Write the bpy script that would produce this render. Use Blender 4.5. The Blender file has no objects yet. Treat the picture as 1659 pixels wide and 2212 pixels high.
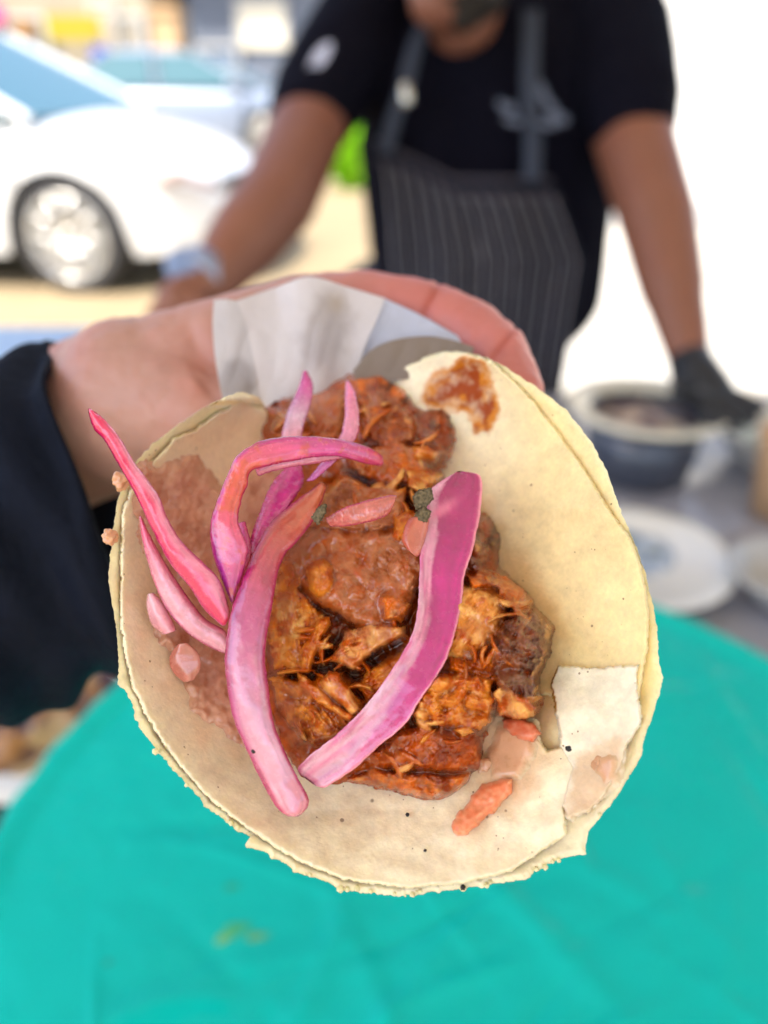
import bpy, math, random
import numpy as np
from mathutils import Vector, Matrix, noise as mnoise
random.seed(7)
rng = np.random.default_rng(7)
C = bpy.context.scene.collection
scene = bpy.context.scene

# ------------------------------------------------------------------ camera
CAM_H = 1.2
cam_d = bpy.data.cameras.new('camera')
cam = bpy.data.objects.new('camera', cam_d)
C.objects.link(cam)
cam.location = (0, 0, CAM_H)
cam.rotation_euler = (math.radians(60), 0, 0)
cam_d.sensor_fit = 'VERTICAL'
cam_d.sensor_height = 36
cam_d.lens = 27
cam_d.clip_start = 0.005
cam_d.clip_end = 1500
cam_d.dof.use_dof = True
cam_d.dof.focus_distance = 0.160
cam_d.dof.aperture_fstop = 5.6
scene.camera = cam

# ------------------------------------------------------------------ sky, sun, exposure
world = bpy.data.worlds.new('World')
scene.world = world
world.use_nodes = True
wn = world.node_tree
wn.nodes.clear()
sky = wn.nodes.new('ShaderNodeTexSky')
sky.sky_type = 'NISHITA'
sky.sun_disc = False
SUN_EL, SUN_AZ = math.radians(56), math.radians(222)
sky.sun_elevation = SUN_EL
sky.sun_rotation = SUN_AZ
sky.dust_density = 3.0
sky.ozone_density = 0.4
bg = wn.nodes.new('ShaderNodeBackground')
bg.inputs['Strength'].default_value = 0.15
wo = wn.nodes.new('ShaderNodeOutputWorld')
wn.links.new(sky.outputs[0], bg.inputs[0])
wn.links.new(bg.outputs[0], wo.inputs[0])
sun_d = bpy.data.lights.new('sun', 'SUN')
sun_d.energy = 3.0
sun_d.angle = math.radians(0.5)
sun_d.color = (1.0, 0.95, 0.86)
sun = bpy.data.objects.new('sun', sun_d)
C.objects.link(sun)
to_sun = Vector((math.sin(SUN_AZ) * math.cos(SUN_EL), math.cos(SUN_AZ) * math.cos(SUN_EL), math.sin(SUN_EL)))
sun.rotation_euler = to_sun.to_track_quat('Z', 'Y').to_euler()
sun.location = to_sun * 20
vs = scene.view_settings
vs.view_transform = 'Standard'
vs.look = 'None'
vs.exposure = 1.62
vs.gamma = 1.0
vs.use_curve_mapping = False
scene.cycles.use_denoising = True
scene.cycles.max_bounces = 8
scene.cycles.transmission_bounces = 6
scene.cycles.sample_clamp_indirect = 6.0

# ------------------------------------------------------------------ helpers
CA, SA = math.cos(math.radians(60)), math.sin(math.radians(60))


def at(x, y, d):
    """world point(s) seen at photo position x, y (1659 x 2212 grid) at depth d in metres"""
    x = np.asarray(x, float); y = np.asarray(y, float); d = np.asarray(d, float)
    vx = (x - 829.5) / 1659 * d
    vy = -(y - 1106) / 1659 * d
    vz = -d
    return np.stack([vx + 0 * vz, CA * vy - SA * vz, CAM_H + SA * vy + CA * vz], -1)


def P(x, y, d):
    return Vector(at(x, y, d).tolist())


def S(r, g, b):
    f = lambda c: (c / 255 / 12.92) if c / 255 <= 0.04045 else ((c / 255 + 0.055) / 1.055) ** 2.4
    return np.array([f(r), f(g), f(b)])


_perm = np.random.default_rng(3).permutation(256)
_perm = np.concatenate([_perm, _perm, _perm])
_grad = np.random.default_rng(4).normal(size=(256, 3))
_grad /= np.linalg.norm(_grad, axis=1)[:, None]


def pn(x, y, z=0.0):
    x, y, z = np.broadcast_arrays(np.asarray(x, float), np.asarray(y, float), np.asarray(z, float))
    xi, yi, zi = np.floor(x).astype(int), np.floor(y).astype(int), np.floor(z).astype(int)
    xf, yf, zf = x - xi, y - yi, z - zi
    fade = lambda t: t * t * t * (t * (t * 6 - 15) + 10)
    u, v, w = fade(xf), fade(yf), fade(zf)
    out = 0
    for dx in (0, 1):
        for dy in (0, 1):
            for dz in (0, 1):
                h = _perm[_perm[_perm[(xi + dx) & 255] + ((yi + dy) & 255)] + ((zi + dz) & 255)]
                g = _grad[h]
                n = g[..., 0] * (xf - dx) + g[..., 1] * (yf - dy) + g[..., 2] * (zf - dz)
                out = out + n * (u if dx else 1 - u) * (v if dy else 1 - v) * (w if dz else 1 - w)
    return out * 1.5


def fbm(x, y, z=0.0, o=4):
    s, a, f = 0, 1.0, 1.0
    for i in range(o):
        s = s + a * pn(x * f + 17.3 * i, y * f - 9.1 * i, np.asarray(z) * f + 5.7 * i)
        a *= 0.5; f *= 2.03
    return s


def ss(e0, e1, x):
    t = np.clip((x - e0) / (e1 - e0), 0, 1)
    return t * t * (3 - 2 * t)


def mix(a, b, t):
    t = np.asarray(t)[..., None]
    return a * (1 - t) + b * t


def sdf(poly, x, y):
    """signed distance, positive inside"""
    poly = np.asarray(poly, float)
    x = np.asarray(x, float); y = np.asarray(y, float)
    best = np.full(x.shape, 1e18)
    inside = np.zeros(x.shape, bool)
    n = len(poly)
    for i in range(n):
        ax, ay = poly[i]; bx, by = poly[(i + 1) % n]
        ex, ey = bx - ax, by - ay
        L = ex * ex + ey * ey + 1e-12
        t = np.clip(((x - ax) * ex + (y - ay) * ey) / L, 0, 1)
        best = np.minimum(best, (x - ax - t * ex) ** 2 + (y - ay - t * ey) ** 2)
        if ay != by:
            c = ((ay > y) != (by > y)) & (x < (bx - ax) * (y - ay) / (by - ay) + ax)
            inside ^= c
    d = np.sqrt(best)
    return np.where(inside, d, -d)


def spline(pts, n):
    """Catmull-Rom through rows of pts, n samples"""
    p = np.asarray(pts, float)
    if len(p) == 1:
        return np.repeat(p, n, 0)
    q = np.vstack([2 * p[0] - p[1], p, 2 * p[-1] - p[-2]])
    seg = np.linalg.norm(np.diff(p[:, :2], axis=0), axis=1) + 1e-9
    cum = np.concatenate([[0], np.cumsum(seg)])
    t = np.linspace(0, cum[-1], n)
    i = np.clip(np.searchsorted(cum, t, 'right') - 1, 0, len(p) - 2)
    u = ((t - cum[i]) / seg[i])[:, None]
    a, b, c, d = q[i], q[i + 1], q[i + 2], q[i + 3]
    return 0.5 * ((2 * b) + (-a + c) * u + (2 * a - 5 * b + 4 * c - d) * u ** 2 + (-a + 3 * b - 3 * c + d) * u ** 3)


def tag(o, label=None, cat=None, group=None, kind=None):
    if label: o['label'] = label
    if cat: o['category'] = cat
    if group: o['group'] = group
    if kind: o['kind'] = kind
    return o


def world_loc(o):
    v = Vector(o.location)
    while o.parent:
        o = o.parent
        v = v + Vector(o.location)
    return v


def mk(name, verts, faces, mat, parent=None, cols=None, smooth=True, flip=False):
    """mesh object from world-space vertices; origin at its base"""
    v = np.asarray(verts, float)
    lo, hi = v.min(0), v.max(0)
    org = np.array([(lo[0] + hi[0]) / 2, (lo[1] + hi[1]) / 2, lo[2]])
    me = bpy.data.meshes.new(name)
    f = [tuple(int(i) for i in q) for q in faces] if not isinstance(faces, np.ndarray) else faces
    if isinstance(f, np.ndarray):
        if flip: f = f[:, ::-1]
        k = f.shape[1]
        me.vertices.add(len(v)); me.vertices.foreach_set('co', (v - org).astype(np.float32).ravel())
        me.loops.add(f.size); me.loops.foreach_set('vertex_index', f.astype(np.int32).ravel())
        me.polygons.add(len(f))
        me.polygons.foreach_set('loop_start', np.arange(0, f.size, k, dtype=np.int32))
        me.polygons.foreach_set('loop_total', np.full(len(f), k, dtype=np.int32))
    else:
        if flip: f = [q[::-1] for q in f]
        me.from_pydata((v - org).tolist(), [], f)
    me.update(calc_edges=True)
    me.validate()
    me.polygons.foreach_set('use_smooth', [smooth] * len(me.polygons))
    if cols is not None:
        at_ = me.color_attributes.new('Col', 'FLOAT_COLOR', 'POINT')
        c = np.ones((len(v), 4), np.float32)
        cc = np.asarray(cols, float)
        c[:, :cc.shape[1]] = np.clip(cc, 0, 1)
        at_.data.foreach_set('color', c.ravel())
    me.materials.append(mat)
    o = bpy.data.objects.new(name, me)
    C.objects.link(o)
    if parent is not None:
        o.parent = parent
        o.location = Vector(org.tolist()) - world_loc(parent)
    else:
        o.location = org.tolist()
    return o


def empty(name, loc):
    o = bpy.data.objects.new(name, None)
    o.empty_display_size = 0.02
    C.objects.link(o)
    o.location = loc
    return o


def gridfaces(nu, nv, cu=False, cv=False):
    iu = np.arange(nu if cu else nu - 1); iv = np.arange(nv if cv else nv - 1)
    I, J = np.meshgrid(iu, iv, indexing='ij')
    I2, J2 = (I + 1) % nu, (J + 1) % nv
    return np.stack([I * nv + J, I2 * nv + J, I2 * nv + J2, I * nv + J2], -1).reshape(-1, 4)


class MB:
    """collects simple solids (world coordinates) into one mesh"""
    def __init__(s): s.v = []; s.f = []

    def add(s, v, f):
        b = len(s.v)
        s.v += [tuple(map(float, q)) for q in v]
        s.f += [tuple(int(i) + b for i in q) for q in f]
        return s

    def box(s, x0, x1, y0, y1, z0, z1, M=None):
        v = [(x, y, z) for x in (x0, x1) for y in (y0, y1) for z in (z0, z1)]
        if M is not None: v = [M @ Vector(q) for q in v]
        return s.add(v, [(0, 1, 3, 2), (4, 6, 7, 5), (0, 4, 5, 1), (2, 3, 7, 6), (0, 2, 6, 4), (1, 5, 7, 3)])

    def tube(s, pts, rad, n=12, cap=True):
        pts = [Vector(p) for p in pts]
        rad = rad if hasattr(rad, '__len__') else [rad] * len(pts)
        up = Vector((0, 0, 1)); v = []
        for i, p in enumerate(pts):
            t = (pts[min(i + 1, len(pts) - 1)] - pts[max(i - 1, 0)]).normalized()
            a = t.cross(up)
            if a.length < 1e-3: a = t.cross(Vector((1, 0, 0)))
            a.normalize(); b = t.cross(a)
            for k in range(n):
                q = 2 * math.pi * k / n
                v.append(p + a * math.cos(q) * rad[i] + b * math.sin(q) * rad[i])
        f = [(i * n + k, i * n + (k + 1) % n, (i + 1) * n + (k + 1) % n, (i + 1) * n + k) for i in range(len(pts) - 1) for k in range(n)]
        if cap:
            f.append(tuple(range(n - 1, -1, -1))); f.append(tuple((len(pts) - 1) * n + k for k in range(n)))
        return s.add(v, f)

    def lathe(s, c, prof, n=48, M=None):
        """prof: list of (radius, z)"""
        v = []
        for r, z in prof:
            for k in range(n):
                q = 2 * math.pi * k / n
                p = Vector((r * math.cos(q), r * math.sin(q), z))
                if M is not None: p = M @ p
                v.append(p + Vector(c))
        f = [(i * n + k, i * n + (k + 1) % n, (i + 1) * n + (k + 1) % n, (i + 1) * n + k) for i in range(len(prof) - 1) for k in range(n)]
        return s.add(v, f)

    def prism(s, poly, M, z0, z1):
        n = len(poly)
        v = [M @ Vector((x, y, z)) for z in (z0, z1) for x, y in poly]
        f = [tuple(range(n - 1, -1, -1)), tuple(range(n, 2 * n))] + [(k, (k + 1) % n, n + (k + 1) % n, n + k) for k in range(n)]
        return s.add(v, f)

    def build(s, name, mat, parent=None, smooth=False, cols=None):
        return mk(name, s.v, s.f, mat, parent, smooth=smooth, cols=cols)


def capsule_verts(p0, r0, p1, r1, n=20, m=7):
    p0, p1 = Vector(p0), Vector(p1)
    t = p1 - p0
    t = t.normalized() if t.length > 1e-6 else Vector((0, 0, 1))
    a = t.orthogonal().normalized(); b = t.cross(a)
    rings = []
    for i in range(m + 1):
        q = math.pi / 2 * (1 - i / m)
        rings.append((p0 - t * math.sin(q) * r0, math.cos(q) * r0))
    for i in range(m + 1):
        q = math.pi / 2 * i / m
        rings.append((p1 + t * math.sin(q) * r1, math.cos(q) * r1))
    v = []
    for c, r in rings:
        r = max(r, 1e-5)
        for k in range(n):
            w = 2 * math.pi * k / n
            v.append(c + a * math.cos(w) * r + b * math.sin(w) * r)
    R = len(rings)
    f = [(i * n + k, i * n + (k + 1) % n, (i + 1) * n + (k + 1) % n, (i + 1) * n + k) for i in range(R - 1) for k in range(n)]
    f.append(tuple(range(n - 1, -1, -1))); f.append(tuple((R - 1) * n + k for k in range(n)))
    return v, f


def blob(name, caps, ells, voxel, smooth_it, mat, parent=None, warp=None, cols=None):
    """one continuous surface grown from tapered limbs and ellipsoids"""
    mb = MB()
    for c in caps:
        mb.add(*capsule_verts(*c))
    for c, ax in ells:      # centre, three axis vectors
        n, m = 28, 18
        v = []
        for i in range(m + 1):
            q = -math.pi / 2 + math.pi * i / m
            for k in range(n):
                w = 2 * math.pi * k / n
                v.append(Vector(c) + Vector(ax[0]) * math.cos(q) * math.cos(w) * 0.9999 + Vector(ax[1]) * math.cos(q) * math.sin(w) + Vector(ax[2]) * math.sin(q))
        mb.add(v, [(i * n + k, i * n + (k + 1) % n, (i + 1) * n + (k + 1) % n, (i + 1) * n + k) for i in range(m) for k in range(n)])
    me = bpy.data.meshes.new('tmp'); me.from_pydata(mb.v, [], mb.f); me.update()
    o = bpy.data.objects.new('tmp', me); C.objects.link(o)
    r = o.modifiers.new('r', 'REMESH'); r.mode = 'VOXEL'; r.voxel_size = voxel
    s = o.modifiers.new('s', 'SMOOTH'); s.factor = 0.5; s.iterations = smooth_it
    dg = bpy.context.evaluated_depsgraph_get()
    ev = o.evaluated_get(dg)
    m2 = bpy.data.meshes.new_from_object(ev)
    n = len(m2.vertices)
    v = np.empty(n * 3, np.float32); m2.vertices.foreach_get('co', v); v = v.reshape(-1, 3).astype(float)
    nr = np.empty(n * 3, np.float32); m2.vertices.foreach_get('normal', nr); nr = nr.reshape(-1, 3).astype(float)
    f = [tuple(p.vertices) for p in m2.polygons]
    bpy.data.objects.remove(o); bpy.data.meshes.remove(me); bpy.data.meshes.remove(m2)
    if warp is not None:
        v = warp(v, nr)
    cc = cols(v, nr) if cols is not None else None
    return mk(name, v, f, mat, parent, cols=cc)


def proj(v):
    """photo position of world points"""
    q = v - np.array([0, 0, CAM_H])
    vx = q[:, 0]; vy = CA * q[:, 1] + SA * q[:, 2]; vz = -SA * q[:, 1] + CA * q[:, 2]
    d = -vz
    return 829.5 + vx / d * 1659, 1106 - vy / d * 1659, d


# ------------------------------------------------------------------ materials
def material(name, base=None, rough=0.5, attr=False, sss=0.0, sss_scale=0.003, sss_rad=(1, .5, .3), coat=0.0, metal=0.0,
             var=0.0, var_scale=60.0, bump=0.0, bump_scale=400.0, bump_dist=0.0005, bump2=None, trans=0.0, spec=0.5,
             speck=None, rough_var=0.0, transl=0.0, aniso=(1, 1, 1)):
    m = bpy.data.materials.new(name); m.use_nodes = True
    nt = m.node_tree; N = nt.nodes; L = nt.links
    b = N['Principled BSDF']
    tc = N.new('ShaderNodeTexCoord')
    mp = N.new('ShaderNodeMapping'); mp.inputs['Scale'].default_value = aniso
    L.new(tc.outputs['Object'], mp.inputs['Vector'])
    if attr:
        a = N.new('ShaderNodeAttribute'); a.attribute_name = 'Col'; col = a.outputs['Color']
    else:
        a = N.new('ShaderNodeRGB'); a.outputs[0].default_value = (*[float(c) for c in base], 1); col = a.outputs[0]
    if var:
        nz = N.new('ShaderNodeTexNoise'); nz.inputs['Scale'].default_value = var_scale; nz.inputs['Detail'].default_value = 6
        nz.inputs['Roughness'].default_value = 0.65
        L.new(mp.outputs[0], nz.inputs['Vector'])
        mr = N.new('ShaderNodeMapRange'); mr.inputs[1].default_value = 0.3; mr.inputs[2].default_value = 0.7
        mr.inputs[3].default_value = 1 - var; mr.inputs[4].default_value = 1 + var
        L.new(nz.outputs['Fac'], mr.inputs[0])
        mx = N.new('ShaderNodeVectorMath'); mx.operation = 'SCALE'
        L.new(col, mx.inputs[0]); L.new(mr.outputs[0], mx.inputs['Scale']); col = mx.outputs[0]
    if speck:      # (scale, threshold, colour)
        for sc_, th, sc_col in speck:
            vo = N.new('ShaderNodeTexVoronoi'); vo.inputs['Scale'].default_value = sc_
            L.new(tc.outputs['Object'], vo.inputs['Vector'])
            nz = N.new('ShaderNodeTexNoise'); nz.inputs['Scale'].default_value = sc_ * 0.37
            L.new(tc.outputs['Object'], nz.inputs['Vector'])
            ad = N.new('ShaderNodeMath'); ad.operation = 'MULTIPLY_ADD'; ad.inputs[1].default_value = -0.9; ad.inputs[2].default_value = 0.45
            L.new(nz.outputs['Fac'], ad.inputs[0])
            sb = N.new('ShaderNodeMath'); sb.operation = 'ADD'
            L.new(vo.outputs['Distance'], sb.inputs[0]); L.new(ad.outputs[0], sb.inputs[1])
            mr = N.new('ShaderNodeMapRange'); mr.inputs[1].default_value = th; mr.inputs[2].default_value = th + 0.05
            mr.inputs[3].default_value = 0.75; mr.inputs[4].default_value = 0
            L.new(sb.outputs[0], mr.inputs[0])
            mm = N.new('ShaderNodeMix'); mm.data_type = 'RGBA'
            L.new(mr.outputs[0], mm.inputs['Factor']); L.new(col, mm.inputs[6]); mm.inputs[7].default_value = (*sc_col, 1)
            col = mm.outputs[2]
    L.new(col, b.inputs['Base Color'])
    b.inputs['Roughness'].default_value = rough
    b.inputs['Metallic'].default_value = metal
    b.inputs['Specular IOR Level'].default_value = spec
    if rough_var:
        nz = N.new('ShaderNodeTexNoise'); nz.inputs['Scale'].default_value = var_scale * 2.3; nz.inputs['Detail'].default_value = 4
        L.new(tc.outputs['Object'], nz.inputs['Vector'])
        mr = N.new('ShaderNodeMapRange'); mr.inputs[1].default_value = 0.35; mr.inputs[2].default_value = 0.65
        mr.inputs[3].default_value = max(0.03, rough - rough_var); mr.inputs[4].default_value = rough + rough_var
        L.new(nz.outputs['Fac'], mr.inputs[0]); L.new(mr.outputs[0], b.inputs['Roughness'])
    if sss:
        b.inputs['Subsurface Weight'].default_value = sss
        b.inputs['Subsurface Scale'].default_value = sss_scale
        b.inputs['Subsurface Radius'].default_value = sss_rad
    if coat:
        b.inputs['Coat Weight'].default_value = coat; b.inputs['Coat Roughness'].default_value = 0.05
    if trans:
        b.inputs['Transmission Weight'].default_value = trans
    last = None
    for (st, sc_, dist) in ([(bump, bump_scale, bump_dist)] if bump else []) + (bump2 or []):
        nz = N.new('ShaderNodeTexNoise'); nz.inputs['Scale'].default_value = sc_; nz.inputs['Detail'].default_value = 5
        L.new(mp.outputs[0], nz.inputs['Vector'])
        bp = N.new('ShaderNodeBump'); bp.inputs['Strength'].default_value = st; bp.inputs['Distance'].default_value = dist
        L.new(nz.outputs['Fac'], bp.inputs['Height'])
        if last: L.new(last, bp.inputs['Normal'])
        last = bp.outputs[0]
    if last:
        L.new(last, b.inputs['Normal'])
        if coat: L.new(last, b.inputs['Coat Normal'])
    if transl:
        out = N['Material Output']
        tr = N.new('ShaderNodeBsdfTranslucent'); L.new(col, tr.inputs['Color'])
        ms = N.new('ShaderNodeMixShader'); ms.inputs[0].default_value = transl
        L.new(b.outputs[0], ms.inputs[1]); L.new(tr.outputs[0], ms.inputs[2]); L.new(ms.outputs[0], out.inputs['Surface'])
    return m

# ------------------------------------------------------------------ ground and far setting
sand = material('sandy_ground', (0.29, 0.22, 0.125), rough=0.9, var=0.22, var_scale=0.9, bump=0.4, bump_scale=14, bump_dist=0.02, bump2=[(0.3, 90, 0.005)])
n = 60
gx = np.concatenate([-np.geomspace(600, 2, n), np.linspace(-1.9, 1.9, 30), np.geomspace(2, 600, n)])
X, Y = np.meshgrid(gx, gx + 4, indexing='ij')
Z = 0.04 * fbm(X * 0.25, Y * 0.25, 0.3, 4) * ss(3, 8, np.hypot(X, Y))
tag(mk('ground', np.stack([X, Y, Z], -1).reshape(-1, 3), gridfaces(len(gx), len(gx)), sand), kind='structure')
conc = material('pale_concrete', (0.55, 0.52, 0.46), rough=0.85, var=0.12, var_scale=3, bump=0.3, bump_scale=60, bump_dist=0.004)
MB().box(0.55, 9, 3.0, 6.68, -0.1, 0.055).build('pavement', conc).__setitem__('kind', 'structure')

plaster = material('white_plaster', (0.82, 0.81, 0.78), rough=0.85, var=0.04, var_scale=2, bump=0.3, bump_scale=30, bump_dist=0.01)
wl = empty('white_wall', (4.5, 6.8, 0))
MB().box(1.02, 9, 6.7, 6.95, 0.0, 3.4).build('wall', plaster, wl)
MB().box(0.98, 9.02, 6.66, 6.99, 3.4, 3.5).build('coping', material('coping_stone', (0.6, 0.58, 0.54), rough=0.8), wl)
MB().box(1.0, 9, 6.665, 6.698, 0.056, 0.25).build('skirting', material('grey_paint', (0.5, 0.5, 0.5), rough=0.7), wl)
tag(wl, 'tall bright white sunlit wall filling the right side behind the cook', 'wall')

# shops across the square
def shop(name, x0, x1, y, h, col, label, roofcol=None, roofh=0.0, openings=(), depth=6):
    r = empty(name, ((x0 + x1) / 2, y, 0))
    MB().box(x0, x1, y, y + depth, 0, h).build('wall', material(name + '_paint', col, rough=0.85, var=0.1, var_scale=1.2), r)
    if roofcol is not None:
        mb = MB()
        v = [(x0 - .3, y - .5, h), (x1 + .3, y - .5, h), (x1 + .3, y + depth, h), (x0 - .3, y + depth, h), (x0 - .3, y + depth / 2, h + roofh), (x1 + .3, y + depth / 2, h + roofh)]
        mb.add(v, [(0, 1, 5, 4), (2, 3, 4, 5), (0, 4, 3), (1, 2, 5), (0, 3, 2, 1)])
        mb.build('roof', material(name + '_roof', roofcol, rough=0.8, var=0.25, var_scale=3), r)
    for (a, b, z0, z1, kind, c) in openings:
        m = material(kind + '_colour', c, rough=0.35 if kind == 'window' else 0.7, var=0.08, var_scale=2)
        o = MB().box(a, b, y - 0.06, y - 0.005, z0, z1).build(kind, m, r)
        if kind in ('window', 'door'):
            f = MB()
            for q in ((a - .07, a, z0, z1), (b, b + .07, z0, z1), (a - .07, b + .07, z1, z1 + .07)):
                f.box(q[0], q[1], y - 0.09, y - 0.004, q[2], q[3])
            f.build('frame', material('frame_paint', (0.5, 0.48, 0.44), rough=0.6), o)
    tag(r, label, 'shop')
    return r


def px_x(px, y):      # world x on a far vertical plane at distance y near eye height
    return (px - 829.5) / 1659 * (y * 0.866)

E = 15.0
def zx(py, y=E): return CAM_H - y * math.tan(math.radians(30) - math.atan((1106 - py) / 1659))
shop('cream_shop', -9.8, px_x(335, E), E, 4.2, (0.33, 0.28, 0.20), 'cream shop front with a broad olive yellow sign above the white car',
     None, 0, [(px_x(0, E) - .6, px_x(110, E), 0.2, 1.9, 'window', (0.12, 0.12, 0.11)), (px_x(225, E), px_x(262, E), 0.1, 2.1, 'door', (0.5, 0.42, 0.32)),
               (px_x(268, E), px_x(318, E), 1.1, 1.9, 'window', (0.3, 0.26, 0.2))])
shop('blue_grey_shop', px_x(402, E) , px_x(640, E) + 2.5, E + 0.6, 2.75, (0.15, 0.17, 0.21), 'blue grey shop front under a tan tiled roof', (0.52, 0.33, 0.18), 1.0,
     [(px_x(420, E), px_x(500, E), 0.15, 1.5, 'window', (0.13, 0.18, 0.27)), (px_x(515, E), px_x(610, E), 1.5, 2.15, 'window', (0.8, 0.72, 0.55))])
shop('far_tan_house', px_x(640, E) - 1.5, px_x(900, E) + 4, 21, 3.3, (0.33, 0.26, 0.18), 'tan house with a red brown roof farthest back behind the cook', (0.4, 0.2, 0.12), 1.3,
     [(-2.2, -1.2, 1.0, 2.2, 'window', (0.1, 0.12, 0.15))])


def board(name, x0, x1, z0, z1, y, col, label, post=True):
    r = empty(name, ((x0 + x1) / 2, y, 0))
    mb = MB().box(x0, x1, y - 0.05, y + 0.05, z0, z1)
    mb.build('panel', material(name + '_colour', col, rough=0.6), r)
    if post:
        p = MB()
        for q in (x0 + 0.1, x1 - 0.1): p.box(q - .03, q + .03, y + 0.051, y + 0.11, 0.0, z1 - .05)
        p.build('post', material('post_grey', (0.3, 0.3, 0.3), rough=0.6), r)
    tag(r, label, 'sign')

board('yellow_sign', px_x(118, 14.6), px_x(232, 14.6), zx(88, 14.6), zx(32, 14.6), 14.6, S(160, 140, 15), 'olive yellow board sign over the car windscreen')
board('pink_sign', px_x(-40, 14.4), px_x(30, 14.4), zx(50, 14.4), zx(10, 14.4), 14.4, S(225, 30, 130), 'magenta pink board sign at the upper left corner')
board('blue_sign', px_x(206, 14.2), px_x(238, 14.2), zx(128, 14.2), zx(100, 14.2), 14.2, S(20, 50, 170), 'small deep blue board sign beside the windscreen')
board('brown_sign', px_x(48, 14.5), px_x(88, 14.5), zx(74, 14.5), zx(50, 14.5), 14.5, S(165, 115, 40), 'small brown board sign left of the yellow sign')
tan = material('orange_paint', (0.5, 0.33, 0.18), rough=0.8, var=0.1, var_scale=2)
pr = empty('orange_pillar', (px_x(372, 13.5), 13.5, 0))
MB().box(px_x(345, 13.5), px_x(400, 13.5), 13.3, 13.9, 0, 1.9).build('shaft', tan, pr)
MB().box(px_x(342, 13.5), px_x(403, 13.5), 13.25, 13.95, 1.9, 2.0).build('cap', tan, pr)
tag(pr, 'pale orange square pillar standing between the two shops', 'pillar')

# shrub
leaf = material('lime_leaves', (0.30, 0.62, 0.01), rough=0.5, var=0.3, var_scale=5, transl=0.35)
sh = empty('lime_shrub', (px_x(755, 9.5), 9.5, 0))
v, f = [], []
for k in range(1500):
    r_ = rng.normal(size=3); r_ /= np.linalg.norm(r_); r_ *= rng.uniform(0.55, 1) ** 0.5
    c = np.array([px_x(757, 9.5) + r_[0] * 0.33, 9.5 + r_[1] * 0.3, 0.42 + r_[2] * 0.36 * (1.1 - 0.4 * abs(r_[0]))])
    a = rng.normal(size=3) * 0.05; b2 = rng.normal(size=3) * 0.05
    b_ = len(v); v += [c - a, c + b2, c + a, c - b2]; f.append((b_, b_ + 1, b_ + 2, b_ + 3))
mk('foliage', v, np.array(f), leaf, sh)
MB().tube([(px_x(757, 9.5), 9.5, -0.03), (px_x(757, 9.5), 9.5, 0.5)], [.04, .02]).build('stem', material('bark', (0.12, 0.08, 0.05)), sh)
tag(sh, 'bright lime green shrub seen between the cook\'s arm and body', 'shrub')

# ------------------------------------------------------------------ white car
paint = material('white_car_paint', (0.68, 0.69, 0.69), rough=0.35, coat=0.8)
glass = material('car_glass', (0.05, 0.13, 0.16), rough=0.15, coat=0.1, spec=.35)
rubber = material('tyre_rubber', (0.03, 0.03, 0.032), rough=0.8)
alloy = material('alloy_rim', (0.62, 0.61, 0.58), rough=0.25, metal=0.7)
blackp = material('black_plastic', (0.025, 0.025, 0.028), rough=0.5)
lampm = material('headlight_lens', (0.55, 0.42, 0.38), rough=0.1, coat=1.0)


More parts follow.
